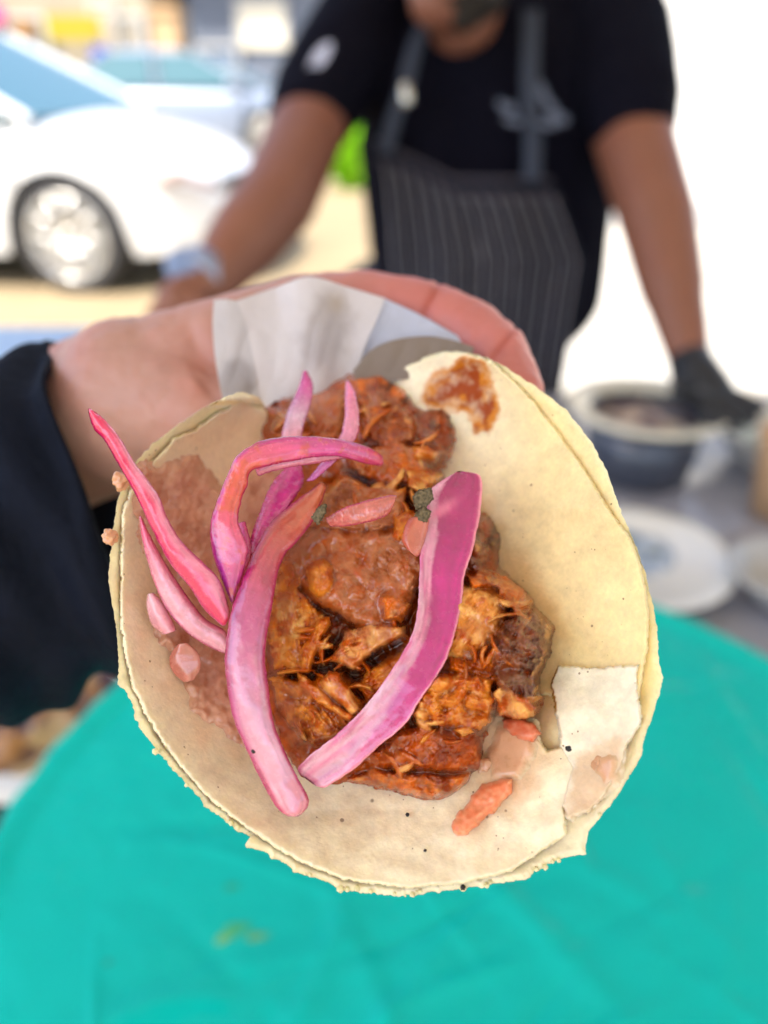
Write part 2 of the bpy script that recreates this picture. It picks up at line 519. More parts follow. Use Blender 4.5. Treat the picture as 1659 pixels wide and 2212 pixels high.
def build_car(name, loc, yaw, pm, label, detail=True, group=None):
    M = Matrix.Translation(loc) @ Matrix.Rotation(yaw, 4, 'Z')
    root = empty(name, loc)
    W = 0.9      # half width; near side is local y = 0 .. far side y = 1.8 ; front axle at x=0
    xs = np.array([-3.65, -3.6, -3.45, -3.1, -2.7, -2.3, -1.9, -1.5, -1.1, -0.7, -0.42, -0.2, 0, 0.2, 0.42, 0.6, 0.74, 0.84, 0.88])
    xs = np.unique(np.concatenate([np.linspace(-3.65, .88, 110), xs]))
    top = np.interp(xs, [-3.65, -3.5, -3.1, -2.5, -.55, -.2, .35, .7, .88], [.78, .98, 1.02, 1.0, .98, .97, .86, .74, .60])
    inset = np.interp(xs, [-3.65, -3.4, -3.0, -.2, .3, .6, .8, .88], [.25, .08, .0, .0, .03, .10, .24, .36])
    low = np.interp(xs, [-3.65, -3.3, .5, .88], [.36, .22, .22, .30])
    arch = np.zeros_like(xs)
    rows = []
    m = 14
    for i, x in enumerate(xs):
        z0 = low[i]
        for ax in (0.0, -2.68):
            if abs(x - ax) < 0.375: z0 = max(z0, 0.33 + math.sqrt(0.375 ** 2 - (x - ax) ** 2))
        z1 = top[i]; z1s = z1 - 0.10
        ins = inset[i]
        sec = []
        for k in range(8):      # near side upwards
            t = k / 7
            z = z0 + (z1s - z0) * t
            bul = 0.05 * math.sin(math.pi * min(1, (z - .2) / .75)) + (0.012 if z > .62 else 0)
            sec.append((ins + 0.05 - bul, z))
        for k in range(1, 14):   # over the top
            t = k / 14
            yy = ins + 0.05 + (1.8 - 2 * ins - 0.1) * t
            zz = z1s + (z1 - z1s) * math.sin(math.pi * t) ** 0.35
            sec.append((yy, zz))
        for (yy, zz) in [(1.8 - y, z) for y, z in sec[7::-1]]: sec.append((yy, zz))
        rows.append([M @ Vector((x, y, z)) for y, z in sec])
    nv = len(rows[0])
    v = np.array([[tuple(p) for p in r] for r in rows]).reshape(-1, 3)
    f = [tuple(q) for q in gridfaces(len(rows), nv).tolist()]
    f.append(tuple(range(nv))); f.append(tuple((len(rows) - 1) * nv + k for k in range(nv - 1, -1, -1)))
    mk('body', v, f, pm, root)
    # greenhouse: roof and pillars, then panes
    def cab(z, x0, x1, yi):
        return [(x0, yi, z), (x1, yi, z), (x1, 1.8 - yi, z), (x0, 1.8 - yi, z)]
    lo = cab(.95, -3.1, -.12, .06); mid = cab(1.40, -2.35, -1.05, .22); hi = cab(1.46, -2.15, -1.35, .32)
    pts = [M @ Vector(p) for p in mid + hi]
    MB().add(pts, [(0, 1, 5, 4), (1, 2, 6, 5), (2, 3, 7, 6), (3, 0, 4, 7), (4, 5, 6, 7)]).build('roof', pm, root)
    def pane(a, b, c, d, nm, mt, s=0.03, off=0.004, thick=0.0):
        pts = [Vector(q) for q in (a, b, c, d)]
        cen = sum(pts, Vector()) / 4
        pts = [cen + (q - cen) * (1 - s) for q in pts]
        nrm = (pts[1] - pts[0]).cross(pts[3] - pts[0]).normalized() * off
        q4 = [M @ (q + nrm) for q in pts] + [M @ (q - nrm * 2) for q in pts]
        MB().add(q4, [(0, 1, 2, 3), (7, 6, 5, 4), (0, 4, 5, 1), (1, 5, 6, 2), (2, 6, 7, 3), (3, 7, 4, 0)]).build(nm, mt, root)
    def bar(a, b, r=0.028): MB().tube([M @ Vector(a), M @ Vector(b)], r, 8).build('pillar', pm, root)
    for a, b in ((lo[0], mid[0]), (lo[1], mid[1]), (lo[2], mid[2]), (lo[3], mid[3]), ((-1.6, .06, .95), (-1.65, .22, 1.4)), ((-1.6, 1.74, .95), (-1.65, 1.58, 1.4))): bar(a, b)
    pane(lo[1], lo[2], mid[2], mid[1], 'windscreen', glass)
    pane(lo[3], lo[0], mid[0], mid[3], 'rear_window', glass)
    pane((-1.58, .06, .95), lo[1], mid[1], (-1.62, .22, 1.4), 'side_window', glass, .05)
    pane(lo[0], (-1.64, .06, .95), (-1.68, .22, 1.4), mid[0], 'side_window', glass, .05)
    pane(lo[2], (-1.58, 1.74, .95), (-1.62, 1.58, 1.4), mid[2], 'side_window', glass, .05)
    pane((-1.64, 1.74, .95), lo[3], mid[3], (-1.68, 1.58, 1.4), 'side_window', glass, .05)
    # wheels
    for (ax, ay, sgn) in ((0, 0.0, -1), (-2.68, 0.0, -1), (0, 1.8, 1), (-2.68, 1.8, 1)):
        c = M @ Vector((ax, ay - sgn * 0.02, .33))
        RM = Matrix.Rotation(yaw, 4, 'Z') @ Matrix.Rotation(math.radians(90) * (1 if sgn < 0 else -1), 4, 'X')
        tyre = MB().lathe(c, [(.22, -.20), (.30, -.20), (.33, -.17), (.335, -.10), (.33, -.02), (.305, .0), (.25, .0), (.245, -.03), (.245, -.2), (.22, -.2)], 48, RM)
        w = tyre.build('wheel', rubber, root, smooth=True)
        rim = MB().lathe(c, [(.247, -.03), (.25, -.002), (.235, .004), (.225, -.02), (.22, -.10), (.02, -.11)], 48, RM)
        for k in range(10):
            a = 2 * math.pi * k / 10 + (0.16 if k % 2 else -0.16)
            q0 = Vector((math.cos(a) * .04, math.sin(a) * .04, -.012)); a2 = 2 * math.pi * k / 10
            q1 = Vector((math.cos(a2) * .232, math.sin(a2) * .232, -.004))
            rim.tube([RM @ q0 + c, RM @ q1 + c], [.02, .017], 6)
        rim.lathe(c, [(.055, -.03), (.05, .0), (.02, .005), (.002, .005)], 20, RM)
        rim.build('rim', alloy, w, smooth=True)
    # lamps, bumper intakes, line work
    def plate(poly, nm, mt, dz=0.012):
        pts = [M @ Vector(p) for p in poly]
        cen = sum(pts, Vector()) / len(pts)
        back = (M.to_3x3() @ Vector((-1, .9, 0))).normalized() * 0.05
        n_ = len(pts)
        mb = MB().add(pts + [p + back for p in pts], [tuple(range(n_)), tuple(range(2 * n_ - 1, n_ - 1, -1))] + [(k, n_ + k, n_ + (k + 1) % n_, (k + 1) % n_) for k in range(n_)])
        mb.build(nm, mt, root)
    plate([(.42, .018, .74), (.70, .12, .70), (.865, .36, .60), (.875, .42, .56), (.80, .20, .58), (.60, .05, .64)], 'headlight', lampm)
    plate([(.865, .33, .595), (.885, .42, .56), (.90, .9, .545), (.90, .9, .635), (.875, .42, .63)], 'grille', blackp)
    plate([(.80, .20, .36), (.885, .5, .34), (.885, 1.3, .34), (.885, 1.3, .44), (.885, .5, .44)], 'bumper_intake', blackp)
    MB().tube([M @ Vector((-.28, .015, .93)), M @ Vector((-.33, -.02, .99))], .03, 8).tube([M @ Vector((-.38, -.05, 1.02)), M @ Vector((-.44, -.20, 1.02))], [.07, .06], 10).build('side_mirror', pm, root, smooth=True)
    for x in (-.5, -1.6, -2.45): MB().tube([M @ Vector((x, -.004, .92)), M @ Vector((x, -.012, .6)), M @ Vector((x + .02, .0, .3))], .005, 6).build('door_gap', blackp, root)
    ar = MB()
    for ax in (0, -2.68):
        for yy in (0.03, 1.45):
            ar.box(ax - .36, ax + .36, yy + .2, yy + .24, .1, .7, M)
    ar.box(-3.4, .55, .15, 1.65, .20, .24, M)
    ar.build('underbody', blackp, root)
    tag(root, label, 'car', group)
    return root


wp = at(165, 635, 4.7)
build_car('white_sedan', Vector((wp[0], wp[1], 0.0)), math.radians(-8), paint, 'white sedan parked on the sand, front wheel and headlight turned this way')
build_car('distant_car', Vector((px_x(570, 13.2), 12.9, 0)), math.radians(-3), material('blue_grey_car_paint', (0.22, 0.27, 0.36), rough=0.25, coat=.8), 'blue grey car parked far behind in front of the blue grey shop')

# ------------------------------------------------------------------ unseen canopy added overhead to block the sun and shape the light
cloth = material('white_canopy_cloth', (0.80, 0.77, 0.70), rough=0.9, var=0.03, var_scale=2, transl=0.07)
steel = material('painted_steel', (0.55, 0.55, 0.56), rough=0.35, metal=0.6)
cn = empty('unseen_canopy', (0.2, 0.4, 0))
cx0, cx1, cy0, cy1 = -1.15, 3.4, -1.9, 1.75
nu = 40
U, V = np.meshgrid(np.linspace(0, 1, nu), np.linspace(0, 1, nu), indexing='ij')
zc = 2.28 + 0.55 * (1 - np.maximum(abs(2 * U - 1), abs(2 * V - 1))) - 0.04 * np.sin(math.pi * U) * np.sin(math.pi * V)
cv = np.stack([cx0 + (cx1 - cx0) * U, cy0 + (cy1 - cy0) * V, zc + 0.01 * fbm(U * 6, V * 6, 1.0, 3)], -1).reshape(-1, 3)
mk('canopy_cloth', cv, gridfaces(nu, nu), cloth, cn)
vl = MB()
for (a, b) in (((cx0, cy0), (cx1, cy0)), ((cx1, cy0), (cx1, cy1)), ((cx1, cy1), (cx0, cy1)), ((cx0, cy1), (cx0, cy0))):
    vl.add([(a[0], a[1], 2.28), (b[0], b[1], 2.28), (b[0], b[1], 2.06), (a[0], a[1], 2.06)], [(0, 1, 2, 3)])
vl.build('valance', cloth, cn)
for (x, y) in ((cx0, cy0), (cx1, cy0), (cx0, cy1), (cx1, cy1)):
    MB().tube([(x, y, 0), (x, y, 2.27)], .018, 10).build('leg', steel, cn, smooth=True)
tag(cn, 'unseen white square canopy on steel legs, added to shade the taco stall', 'canopy')

# ------------------------------------------------------------------ stall table and what stands on it
TZ = 0.70
wood = material('dark_table_top', (0.045, 0.028, 0.02), rough=0.5, var=0.3, var_scale=8, aniso=(1, 8, 1))
tb = empty('stall_table', (0, 0.72, 0))
MB().box(-1.25, 1.45, 0.02, 1.27, TZ - .035, TZ - 0.002).build('table_top', wood, tb)
for (x, y) in ((-1.2, .07), (1.4, .07), (-1.2, 1.22), (1.4, 1.22)):
    MB().tube([(x, y, 0), (x, y, TZ - .036)], .02, 10).build('leg', steel, tb, smooth=True)
tag(tb, 'dark stall table the cook leans on, dishes spread across it', 'table')
# plastic sheet
film = material('grey_plastic_sheet', (0.34, 0.34, 0.39), rough=0.22, var=0.12, var_scale=9, bump=0.5, bump_scale=9, bump_dist=0.02, coat=.3)
nx, ny = 150, 120
U, V = np.meshgrid(np.linspace(-0.28, 1.44, nx), np.linspace(0.45, 1.265, ny), indexing='ij')
Zs = TZ + 0.004 + 0.006 * np.abs(fbm(U * 7, V * 3, 2.0, 4)) + 0.004 * np.abs(pn(U * 25, V * 6, 1))
mk_o = mk('plastic_sheet', np.stack([U, V, Zs], -1).reshape(-1, 3), gridfaces(nx, ny), film)
tag(mk_o, 'wrinkled shiny grey plastic sheet spread over the right of the stall table', 'table cover')


def on_table(px, py, z=TZ):
    q = at(px, py, 1.0) - np.array([0, 0, CAM_H])
    t = (z - CAM_H) / q[2]
    return Vector((q * t + np.array([0, 0, CAM_H])).tolist())


# turquoise round tray
teal = material('turquoise_plastic', (0.0, 0.465, 0.40), rough=0.30, var=0.05, var_scale=7, bump=0.25, bump_scale=30, bump_dist=0.004, spec=0.16, rough_var=.08)
tc_ = Vector((0.0688, 0.3384, 0)); TR = 0.3364; TTZ = 0.74
ty = empty('turquoise_tray', (tc_.x, tc_.y, TZ))
nr_, na = 200, 480
R_, A_ = np.meshgrid(np.linspace(0, 1, nr_), np.linspace(0, 2 * np.pi, na, endpoint=False), indexing='ij')
rr = R_ * (TR + 0.002)
x = tc_.x + rr * np.cos(A_); y = tc_.y + rr * np.sin(A_)
z = TTZ - 0.005 * (1 - ss(0.93, 0.99, R_)) + 0.0016 * fbm(x * 9, y * 9, 0, 3) + .0011 * np.abs(fbm(x * 22, y * 40 + 8 * x, 5, 3))
fold = 0
for k in range(60):      # stretched creases of the plastic film
    a = rng.uniform(0, 2 * np.pi); cxk, cyk = tc_.x + rng.normal() * 0.17, tc_.y - .04 + rng.normal() * 0.15
    ca, sa = math.cos(a), math.sin(a)
    u_ = (x - cxk) * ca + (y - cyk) * sa; w_ = -(x - cxk) * sa + (y - cyk) * ca + 0.25 * ((x - cxk) * ca + (y - cyk) * sa) ** 2 * rng.normal() * 4
    Lk = rng.uniform(.03, .11); wk = rng.uniform(.0025, .011)
    fold = fold + rng.uniform(.0010, .0034) * np.exp(-(u_ / Lk) ** 2 - (w_ / wk) ** 2) * rng.choice([1, 1, -1])
z = z + fold
vt = np.stack([x, y, z], -1).reshape(-1, 3)
# rolled lip and skirt
prof = [(TR + .005, TTZ - .002), (TR + .006, TTZ - .008), (TR - .01, TTZ - .012), (TR - .10, TTZ - .016), (TR - .11, TZ + .0101)]
for r_, z_ in prof:
    aa = A_[0]
    vt = np.vstack([vt, np.stack([tc_.x + (r_ + .0015 * np.sin(aa * 40)) * np.cos(aa), tc_.y + (r_ + .0015 * np.sin(aa * 40)) * np.sin(aa), np.full(na, z_)], -1)])
mk('plastic_cover', vt, gridfaces(nr_ + len(prof), na, cv=True), teal, ty)
bumpsm = material('sauce_smear', (0.30, 0.33, 0.06), rough=0.4)
tag(ty, 'big round turquoise tray wrapped in plastic film below the taco', 'tray')
for (px, py, s, colr, nm) in ((545, 2030, .0045, S(95, 160, 95), 'crumb'), (560, 2055, .004, S(120, 160, 80), 'crumb'), (500, 2010, .005, S(60, 165, 110), 'crumb'),
                              (1285, 2090, .0028, S(20, 110, 60), 'crumb'), (495, 1918, .003, S(20, 150, 110), 'crumb'), (235, 2080, .003, S(20, 120, 90), 'crumb'), (590, 2100, .004, S(110, 160, 80), 'crumb'), (480, 2030, .004, S(110, 170, 90), 'crumb')):
    c = on_table(px, py, TTZ - 0.0045)
    vv, ff = capsule_verts((0, 0, 0), s, (s * 1.5, s * .4, 0), s * .6, 12, 4)
    vv = [c + Vector((q.x * (1 + .4 * math.sin(9 * q.y / s)), q.y, q.z * 0.22)) for q in vv]
    mk(nm, vv, ff, material('crumb_colour', colr, rough=.5), ty)

# crockery
enamel = material('white_crockery', (0.72, 0.72, 0.70), rough=0.2, coat=.4)
darkmetal = material('dark_pot_metal', (0.06, 0.07, 0.10), rough=0.3, metal=0.3, coat=.2)


def dish(name, c, R, h, mat, label, cat, prof=None, content=None):
    r = empty(name, c)
    prof = prof or [(0.001, 0.0), (R * .55, 0.0), (R * .6, 0.004), (R * .85, h * .8), (R, h), (R * 1.01, h + .002), (R * .99, h + .004), (R * .84, h * .8 + .005), (R * .6, 0.008), (0.001, 0.007)]
    MB().lathe(c, prof, 64).build('dish_body', mat, r, smooth=True)
    tag(r, label, cat)
    return r


def mound(name, c, R, h, cols, mat, parent, seed=0, n=90, zoff=.008):
    R_, A_ = np.meshgrid(np.linspace(0, 1, n), np.linspace(0, 2 * np.pi, 120, endpoint=False), indexing='ij')
    rr = R_ * R * (1 + .12 * pn(np.cos(A_) * 1.5, np.sin(A_) * 1.5, seed))
    x = rr * np.cos(A_); y = rr * np.sin(A_)
    t = fbm(x / R * 3.2, y / R * 3.2, seed, 4)
    z = zoff + h * (1 - R_ ** 2) + h * .5 * t * (1 - R_ ** 3)
    cc = np.clip(t * 1.6 + .5, 0, 1)[..., None]
    q = fbm(x / R * 2, y / R * 2, seed + 9, 2)
    col = cols[0] * (1 - cc) + cols[1] * cc
    col = np.where((q > .25)[..., None], cols[2], col)
    return mk(name, (np.stack([x, y, z], -1) + np.array(c)).reshape(-1, 3), gridfaces(n, 120, cv=True), mat, parent, cols=col.reshape(-1, 3))


stew = material('wet_food', attr=True, rough=0.3, coat=.3)
c = on_table(95, 1535, TZ + .012)
d1 = dish('plate_of_food', Vector((c.x, c.y, TZ)), .100, .012, enamel, 'white plate of brown stewed food beside the tray, under the black sleeve', 'plate')
mound('food', (c.x, c.y, TZ), .080, .010, [S(70, 38, 16), S(150, 105, 50), S(160, 135, 90)], stew, d1, 3)
c = on_table(1370, 1225, TZ + .012)
d2 = dish('white_plate', Vector((c.x, c.y, TZ + .012)), .105, .016, enamel, 'white plate with a few blue grey scraps, right behind the tray', 'plate')
mound('food', (c.x + .0, c.y + .02, TZ + .012), .05, .008, [S(120, 140, 170), S(190, 200, 210), S(110, 120, 110)], stew, d2, 5)
c = on_table(1395, 905, TZ + .09)
pot = empty('dark_pot', Vector((c.x, c.y, TZ + .01)))
Rp = .086
MB().lathe((c.x, c.y, TZ + .01), [(.001, 0), (Rp * .72, 0), (Rp * .8, .006), (Rp * .92, .09), (Rp * .90, .09), (Rp * .76, .012), (.001, .01)], 64).build('pot_body', darkmetal, pot, smooth=True)
MB().lathe((c.x, c.y, TZ + .01), [(Rp * .921, .090), (Rp * 1.22, .097), (Rp * 1.24, .101), (Rp * 1.20, .103), (Rp * .89, .096), (Rp * .885, .09)], 64).build('rim', material('pale_rim', (0.72, .68, .56), rough=.3, coat=.3), pot, smooth=True)
mound('food', (c.x, c.y, TZ + .01), .078, .012, [S(60, 60, 80), S(150, 120, 110), S(190, 170, 150)], stew, pot, 8, zoff=.072)
tag(pot, 'dark round pot with a wide pale rim and dark stew beside the cook\'s gloved hand', 'pot')
c = on_table(1690, 940, TZ + .05)
bw = dish('white_bowl', Vector((c.x, c.y, TZ + .01)), .105, .055, enamel, 'white bowl at the right edge next to the gloved hand', 'bowl')
mound('food', (c.x, c.y, TZ + .01), .075, .01, [S(90, 110, 90), S(170, 180, 160), S(200, 200, 190)], stew, bw, 12, zoff=.03)
c = on_table(1680, 1120, TZ)
bt = empty('clay_cup', Vector((c.x, c.y, TZ + .01)))
MB().lathe((c.x, c.y, TZ + .01), [(.001, 0), (.036, 0), (.046, .10), (.048, .105), (.044, .105), (.034, .006), (.001, .005)], 40).build('cup_body', material('clay', (.58, .36, .2), rough=.6), bt, smooth=True)
tag(bt, 'tan clay cup at the right edge of the stall table', 'cup')
c = on_table(1690, 1310, TZ)
gw = dish('grey_saucer', Vector((c.x, c.y, TZ + .01)), .065, .035, material('grey_glaze', (.42, .42, .42), rough=.25, coat=.3), 'small grey saucer cut by the right edge, below the clay cup', 'saucer')
cl = empty('blue_cooler', Vector((-.62, .86, TZ)))
bluep = material('blue_plastic', S(95, 140, 215), rough=0.35, coat=.2)
def rbox(x0, x1, y0, y1, z0, z1, b=.02):
    mb = MB(); ins = [(b, z0), (0, z0 + b), (0, z1 - b), (b, z1)]
    v = []
    for (i, z) in ins:
        for (cx, cy, a0) in ((x1 - b, y1 - b, 0), (x0 + b, y1 - b, 90), (x0 + b, y0 + b, 180), (x1 - b, y0 + b, 270)):
            for k in range(5):
                a = math.radians(a0 + 22.5 * k); r = max(b - i, .002)
                v.append((cx + r * math.cos(a), cy + r * math.sin(a), z))
    n = 20
    f = [(i * n + k, i * n + (k + 1) % n, (i + 1) * n + (k + 1) % n, (i + 1) * n + k) for i in range(3) for k in range(n)]
    f += [tuple(range(n - 1, -1, -1)), tuple(3 * n + k for k in range(n))]
    return mb.add(v, f)
rbox(-.98, -.25, .72, 1.0, TZ, TZ + .168).build('body', bluep, cl, smooth=True)
rbox(-.99, -.24, .71, 1.01, TZ + .170, TZ + .205, .012).build('lid', material('pale_blue_plastic', S(150, 190, 240), rough=.35, coat=.2), cl, smooth=True)
tag(cl, 'pale blue cooler box on the table above the black sleeve', 'cooler')

# ------------------------------------------------------------------ taco: outline in photo grid, depth from the folded shape
O = np.array([(640, 905), (600, 900), (579, 885), (559, 858), (523, 846), (483, 858), (436, 882), (372, 926), (333, 957), (301, 989), (269, 1025), (253, 1084), (245, 1136),
     (237, 1207), (234, 1250), (241, 1300), (249, 1343), (256, 1408), (254, 1451), (262, 1481), (284, 1515), (296, 1558), (325, 1603), (361, 1645), (400, 1692), (447, 1742),
     (494, 1782), (545, 1812), (529, 1824), (534, 1832), (570, 1842), (606, 1861), (645, 1886), (714, 1908), (735, 1922), (790, 1930), (880, 1935), (960, 1926), (1040, 1916), (1130, 1900), (1160, 1878), (1210, 1858),
     (1264, 1842), (1266, 1822), (1272, 1795), (1300, 1762), (1330, 1724), (1358, 1680), (1383, 1640), (1393, 1590), (1408, 1550), (1425, 1500), (1432, 1465), (1424, 1430),
     (1420, 1380), (1414, 1320), (1405, 1287), (1396, 1245), (1378, 1190), (1341, 1104), (1311, 1018), (1280, 957), (1222, 884), (1152, 831), (1090, 791), (1050, 771),
     (1010, 760), (960, 759), (914, 772), (849, 794), (806, 806), (781, 824), (740, 870), (690, 900)], float)
ys = np.arange(700, 1990, 4.0)
Lx, Rx = [], []
for yy in ys:
    xs_ = []
    for i in range(len(O)):
        (ax, ay), (bx, by) = O[i], O[(i + 1) % len(O)]
        if (ay > yy) != (by > yy): xs_.append(ax + (bx - ax) * (yy - ay) / (by - ay))
    Lx.append(min(xs_) if xs_ else np.nan); Rx.append(max(xs_) if xs_ else np.nan)
Lx, Rx = np.array(Lx), np.array(Rx)
ok = ~np.isnan(Lx)
ysv, Lx, Rx = ys[ok], Lx[ok], Rx[ok]
ker = np.ones(15) / 15
sm = lambda a: np.convolve(np.pad(a, 7, 'edge'), ker, 'valid')
Lx, Rx = sm(Lx), sm(Rx)
_top = ysv < 900
Lx[_top] = np.minimum(Lx[_top], 520)


def tort(x, y):
    """depth of the inner face of the folded tortilla"""
    x = np.asarray(x, float); y = np.asarray(y, float)
    L = np.interp(y, ysv, Lx); R = np.interp(y, ysv, Rx)
    cx = np.interp(y, [850, 1100, 1400, 1930], [690, 750, 800, 850])
    cx = np.clip(cx, L + 8, R - 8)
    u = np.where(x > cx, (x - cx) / (R - cx), (cx - x) / (cx - L))
    u = np.clip(u, 0, 1.25)
    r_r = np.interp(y, [750, 850, 1100, 1500, 1930], [.187, .178, .159, .150, .151])
    r_l = np.interp(y, [750, 850, 1100, 1500, 1930], [.190, .184, .166, .155, .151])
    rim = np.where(x > cx, r_r, r_l)
    tr = np.interp(y, [780, 900, 1150, 1400, 1600, 1750, 1850, 1930], [.214, .211, .200, .188, .176, .166, .158, .151])
    prof = np.where(x > cx, np.clip(1 - u ** 1.6, -.5, 1), np.clip(1 - u ** 2.4, -.5, 1))
    d = rim + (tr - rim) * prof
    return d + 0.0011 * pn(x / 150, y / 150, 3.3) + .0004 * pn(x / 60, y / 60, 1.3)


def grad_tint(base, x, y, amt=.10, sc=30):
    t = fbm(x / sc, y / sc, 1.7, 5)
    t2 = fbm(x / 110, y / 110, 7.7, 3)
    return base * (1 + amt * t + amt * 1.1 * t2)[..., None]


CR = S(243, 231, 202); CRY = S(243, 220, 166); CRW = S(240, 232, 210)


def tort_col(x, y):
    w = ss(950, 1200, x) * (1 - ss(1500, 1700, y))       # right flap yellowed, light shining through it painted into the colour
    c = CR[None] * (1 - w[..., None]) + CRY[None] * w[..., None]
    c = grad_tint(c, x, y)
    # translucent grease and bean juice soaked in on the left and under the filling
    g = ss(-70, 30, sdf([(270, 1080), (330, 1000), (440, 930), (560, 900), (620, 1000), (640, 1500), (560, 1600), (450, 1590), (360, 1470), (300, 1330)], x, y) + 30 * fbm(x / 60, y / 60, 2.2, 3))
    c = c * (1 - .75 * g[..., None]) + (S(236, 200, 166))[None] * .75 * g[..., None]
    g = ss(-40, 25, sdf([(1010, 1560), (1180, 1500), (1180, 1640), (1120, 1740), (1040, 1700)], x, y) + 22 * fbm(x / 40, y / 40, 4.2, 3))
    c = c * (1 - .6 * g[..., None]) + S(215, 165, 120)[None] * .6 * g[..., None]
    g = ss(-50, 10, sdf([(1010, 1060), (1080, 1150), (1200, 1350), (1190, 1520), (1000, 1500), (980, 1200)], x, y) + 18 * fbm(x / 40, y / 40, 6.2, 3))
    c = c * (1 - .45 * g[..., None]) + S(205, 150, 75)[None] * .45 * g[..., None]
    # orange sauce stain on the upper right flap
    s_ = sdf([(905, 870), (925, 820), (960, 795), (1000, 768), (1050, 778), (1062, 830), (1078, 870), (1075, 910), (1055, 940), (1025, 935), (1010, 900), (975, 880), (960, 905)], x, y) + 13 * fbm(x / 30, y / 30, 8.2, 4)
    g = ss(-8, 10, s_) * np.clip(.92 + .4 * fbm(x / 26, y / 26, 3.1, 3), .15, 1)
    dk = ss(4, 30, s_ + 14 * fbm(x / 18, y / 18, 5.5, 3))
    st = S(206, 128, 30)[None] * (1 - dk[..., None]) + S(156, 66, 8)[None] * dk[..., None]
    c = c * (1 - g[..., None]) + st * g[..., None]
    return np.clip(c, 0, 1)


tort_m = material('corn_tortilla', attr=True, rough=.62, sss=.30, sss_scale=.004, sss_rad=(1, .6, .25), var=.07, var_scale=900, bump=.45, bump_scale=1100, bump_dist=.0003,
                  bump2=[(.35, 260, .0007)], speck=[(230, -.07, (.18, .10, .045)), (620, -.03, (.26, .15, .07))], spec=.3)
crust_m = material('tortilla_edge', attr=True, rough=.7, sss=.3, sss_scale=.003, sss_rad=(1, .7, .3), var=.10, var_scale=600, bump=.7, bump_scale=1500, bump_dist=.0006)

taco = empty('taco', P(850, 1400, .20))
tag(taco, 'soft corn taco of two folded tortillas held open toward the viewer', 'taco')


def resample(poly, n):
    p = np.vstack([poly, poly[:1]])
    s = np.concatenate([[0], np.cumsum(np.linalg.norm(np.diff(p, axis=0), axis=1))])
    t = np.linspace(0, s[-1], n, endpoint=False)
    return np.stack([np.interp(t, s, p[:, 0]), np.interp(t, s, p[:, 1])], -1)


NA, NR = 1500, 130
ring = resample(O, NA)
tt = np.arange(NA)
# crumbly rim: small ragged teeth, cleaner at the top right
cen = np.array([830.0, 1380.0])
dirn = ring - cen; dirn /= np.linalg.norm(dirn, axis=1)[:, None]
ragged = 2.2 * fbm(ring[:, 0] / 14, ring[:, 1] / 14, 1.0, 4) + 4.5 * np.maximum(0, fbm(ring[:, 0] / 17, ring[:, 1] / 17, 6.0, 3) - .35) * ss(1000, 1300, ring[:, 1])
low_left = ss(1380, 1460, ring[:, 1]) * (1 - ss(600, 700, ring[:, 0])) + ss(700, 760, ring[:, 0]) * (1 - ss(1290, 1330, ring[:, 0])) * ss(1800, 1850, ring[:, 1])
ragged = ragged + low_left * (7 * np.maximum(-.3, fbm(ring[:, 0] / 24, ring[:, 1] / 24, 3.0, 5)))
ring = ring + dirn * ragged[:, None]
rho = np.linspace(0, 1, NR) ** 0.8
gx_ = cen[0] + rho[:, None] * (ring[None, :, 0] - cen[0]); gy_ = cen[1] + rho[:, None] * (ring[None, :, 1] - cen[1])
dd = tort(gx_, gy_)
edge = ss(.975, 1.0, rho)[:, None] * np.ones((1, NA))
dd = dd + .0008 * edge
inner = at(gx_, gy_, dd)
# outer face: pushed away from the viewer, a little smaller at the rim
n_fix = np.array([inner[0, 0]])
thk = .0024
gx2 = cen[0] + rho[:, None] * (ring[None, :, 0] - cen[0]) * (1 - .004); gy2 = cen[1] + rho[:, None] * (ring[None, :, 1] - cen[1]) * (1 - .004)
outer = at(gx2, gy2, dd + thk)
cols = tort_col(gx_, gy_)
et = np.clip(edge + 0, 0, 1)[..., None]
cols = cols * (1 - .6 * et) + S(240, 232, 192)[None, None] * .6 * et
vv = np.vstack([inner.reshape(-1, 3), outer.reshape(-1, 3)])
cc = np.vstack([cols.reshape(-1, 3), (CRY * .95)[None].repeat(NR * NA, 0)])
fi = gridfaces(NR, NA, cv=True)[:, ::-1]
fo = gridfaces(NR, NA, cv=True) + NR * NA
a_ = (NR - 1) * NA + np.arange(NA); b_ = (NR - 1) * NA + (np.arange(NA) + 1) % NA
fr = np.stack([a_, a_ + NR * NA, b_ + NR * NA, b_], -1)
outer_t = mk('tortilla', vv, np.vstack([fi, fo, fr]), tort_m, taco, cols=cc)
outer_t['label'] = 'outer tortilla with a ragged pale rim'


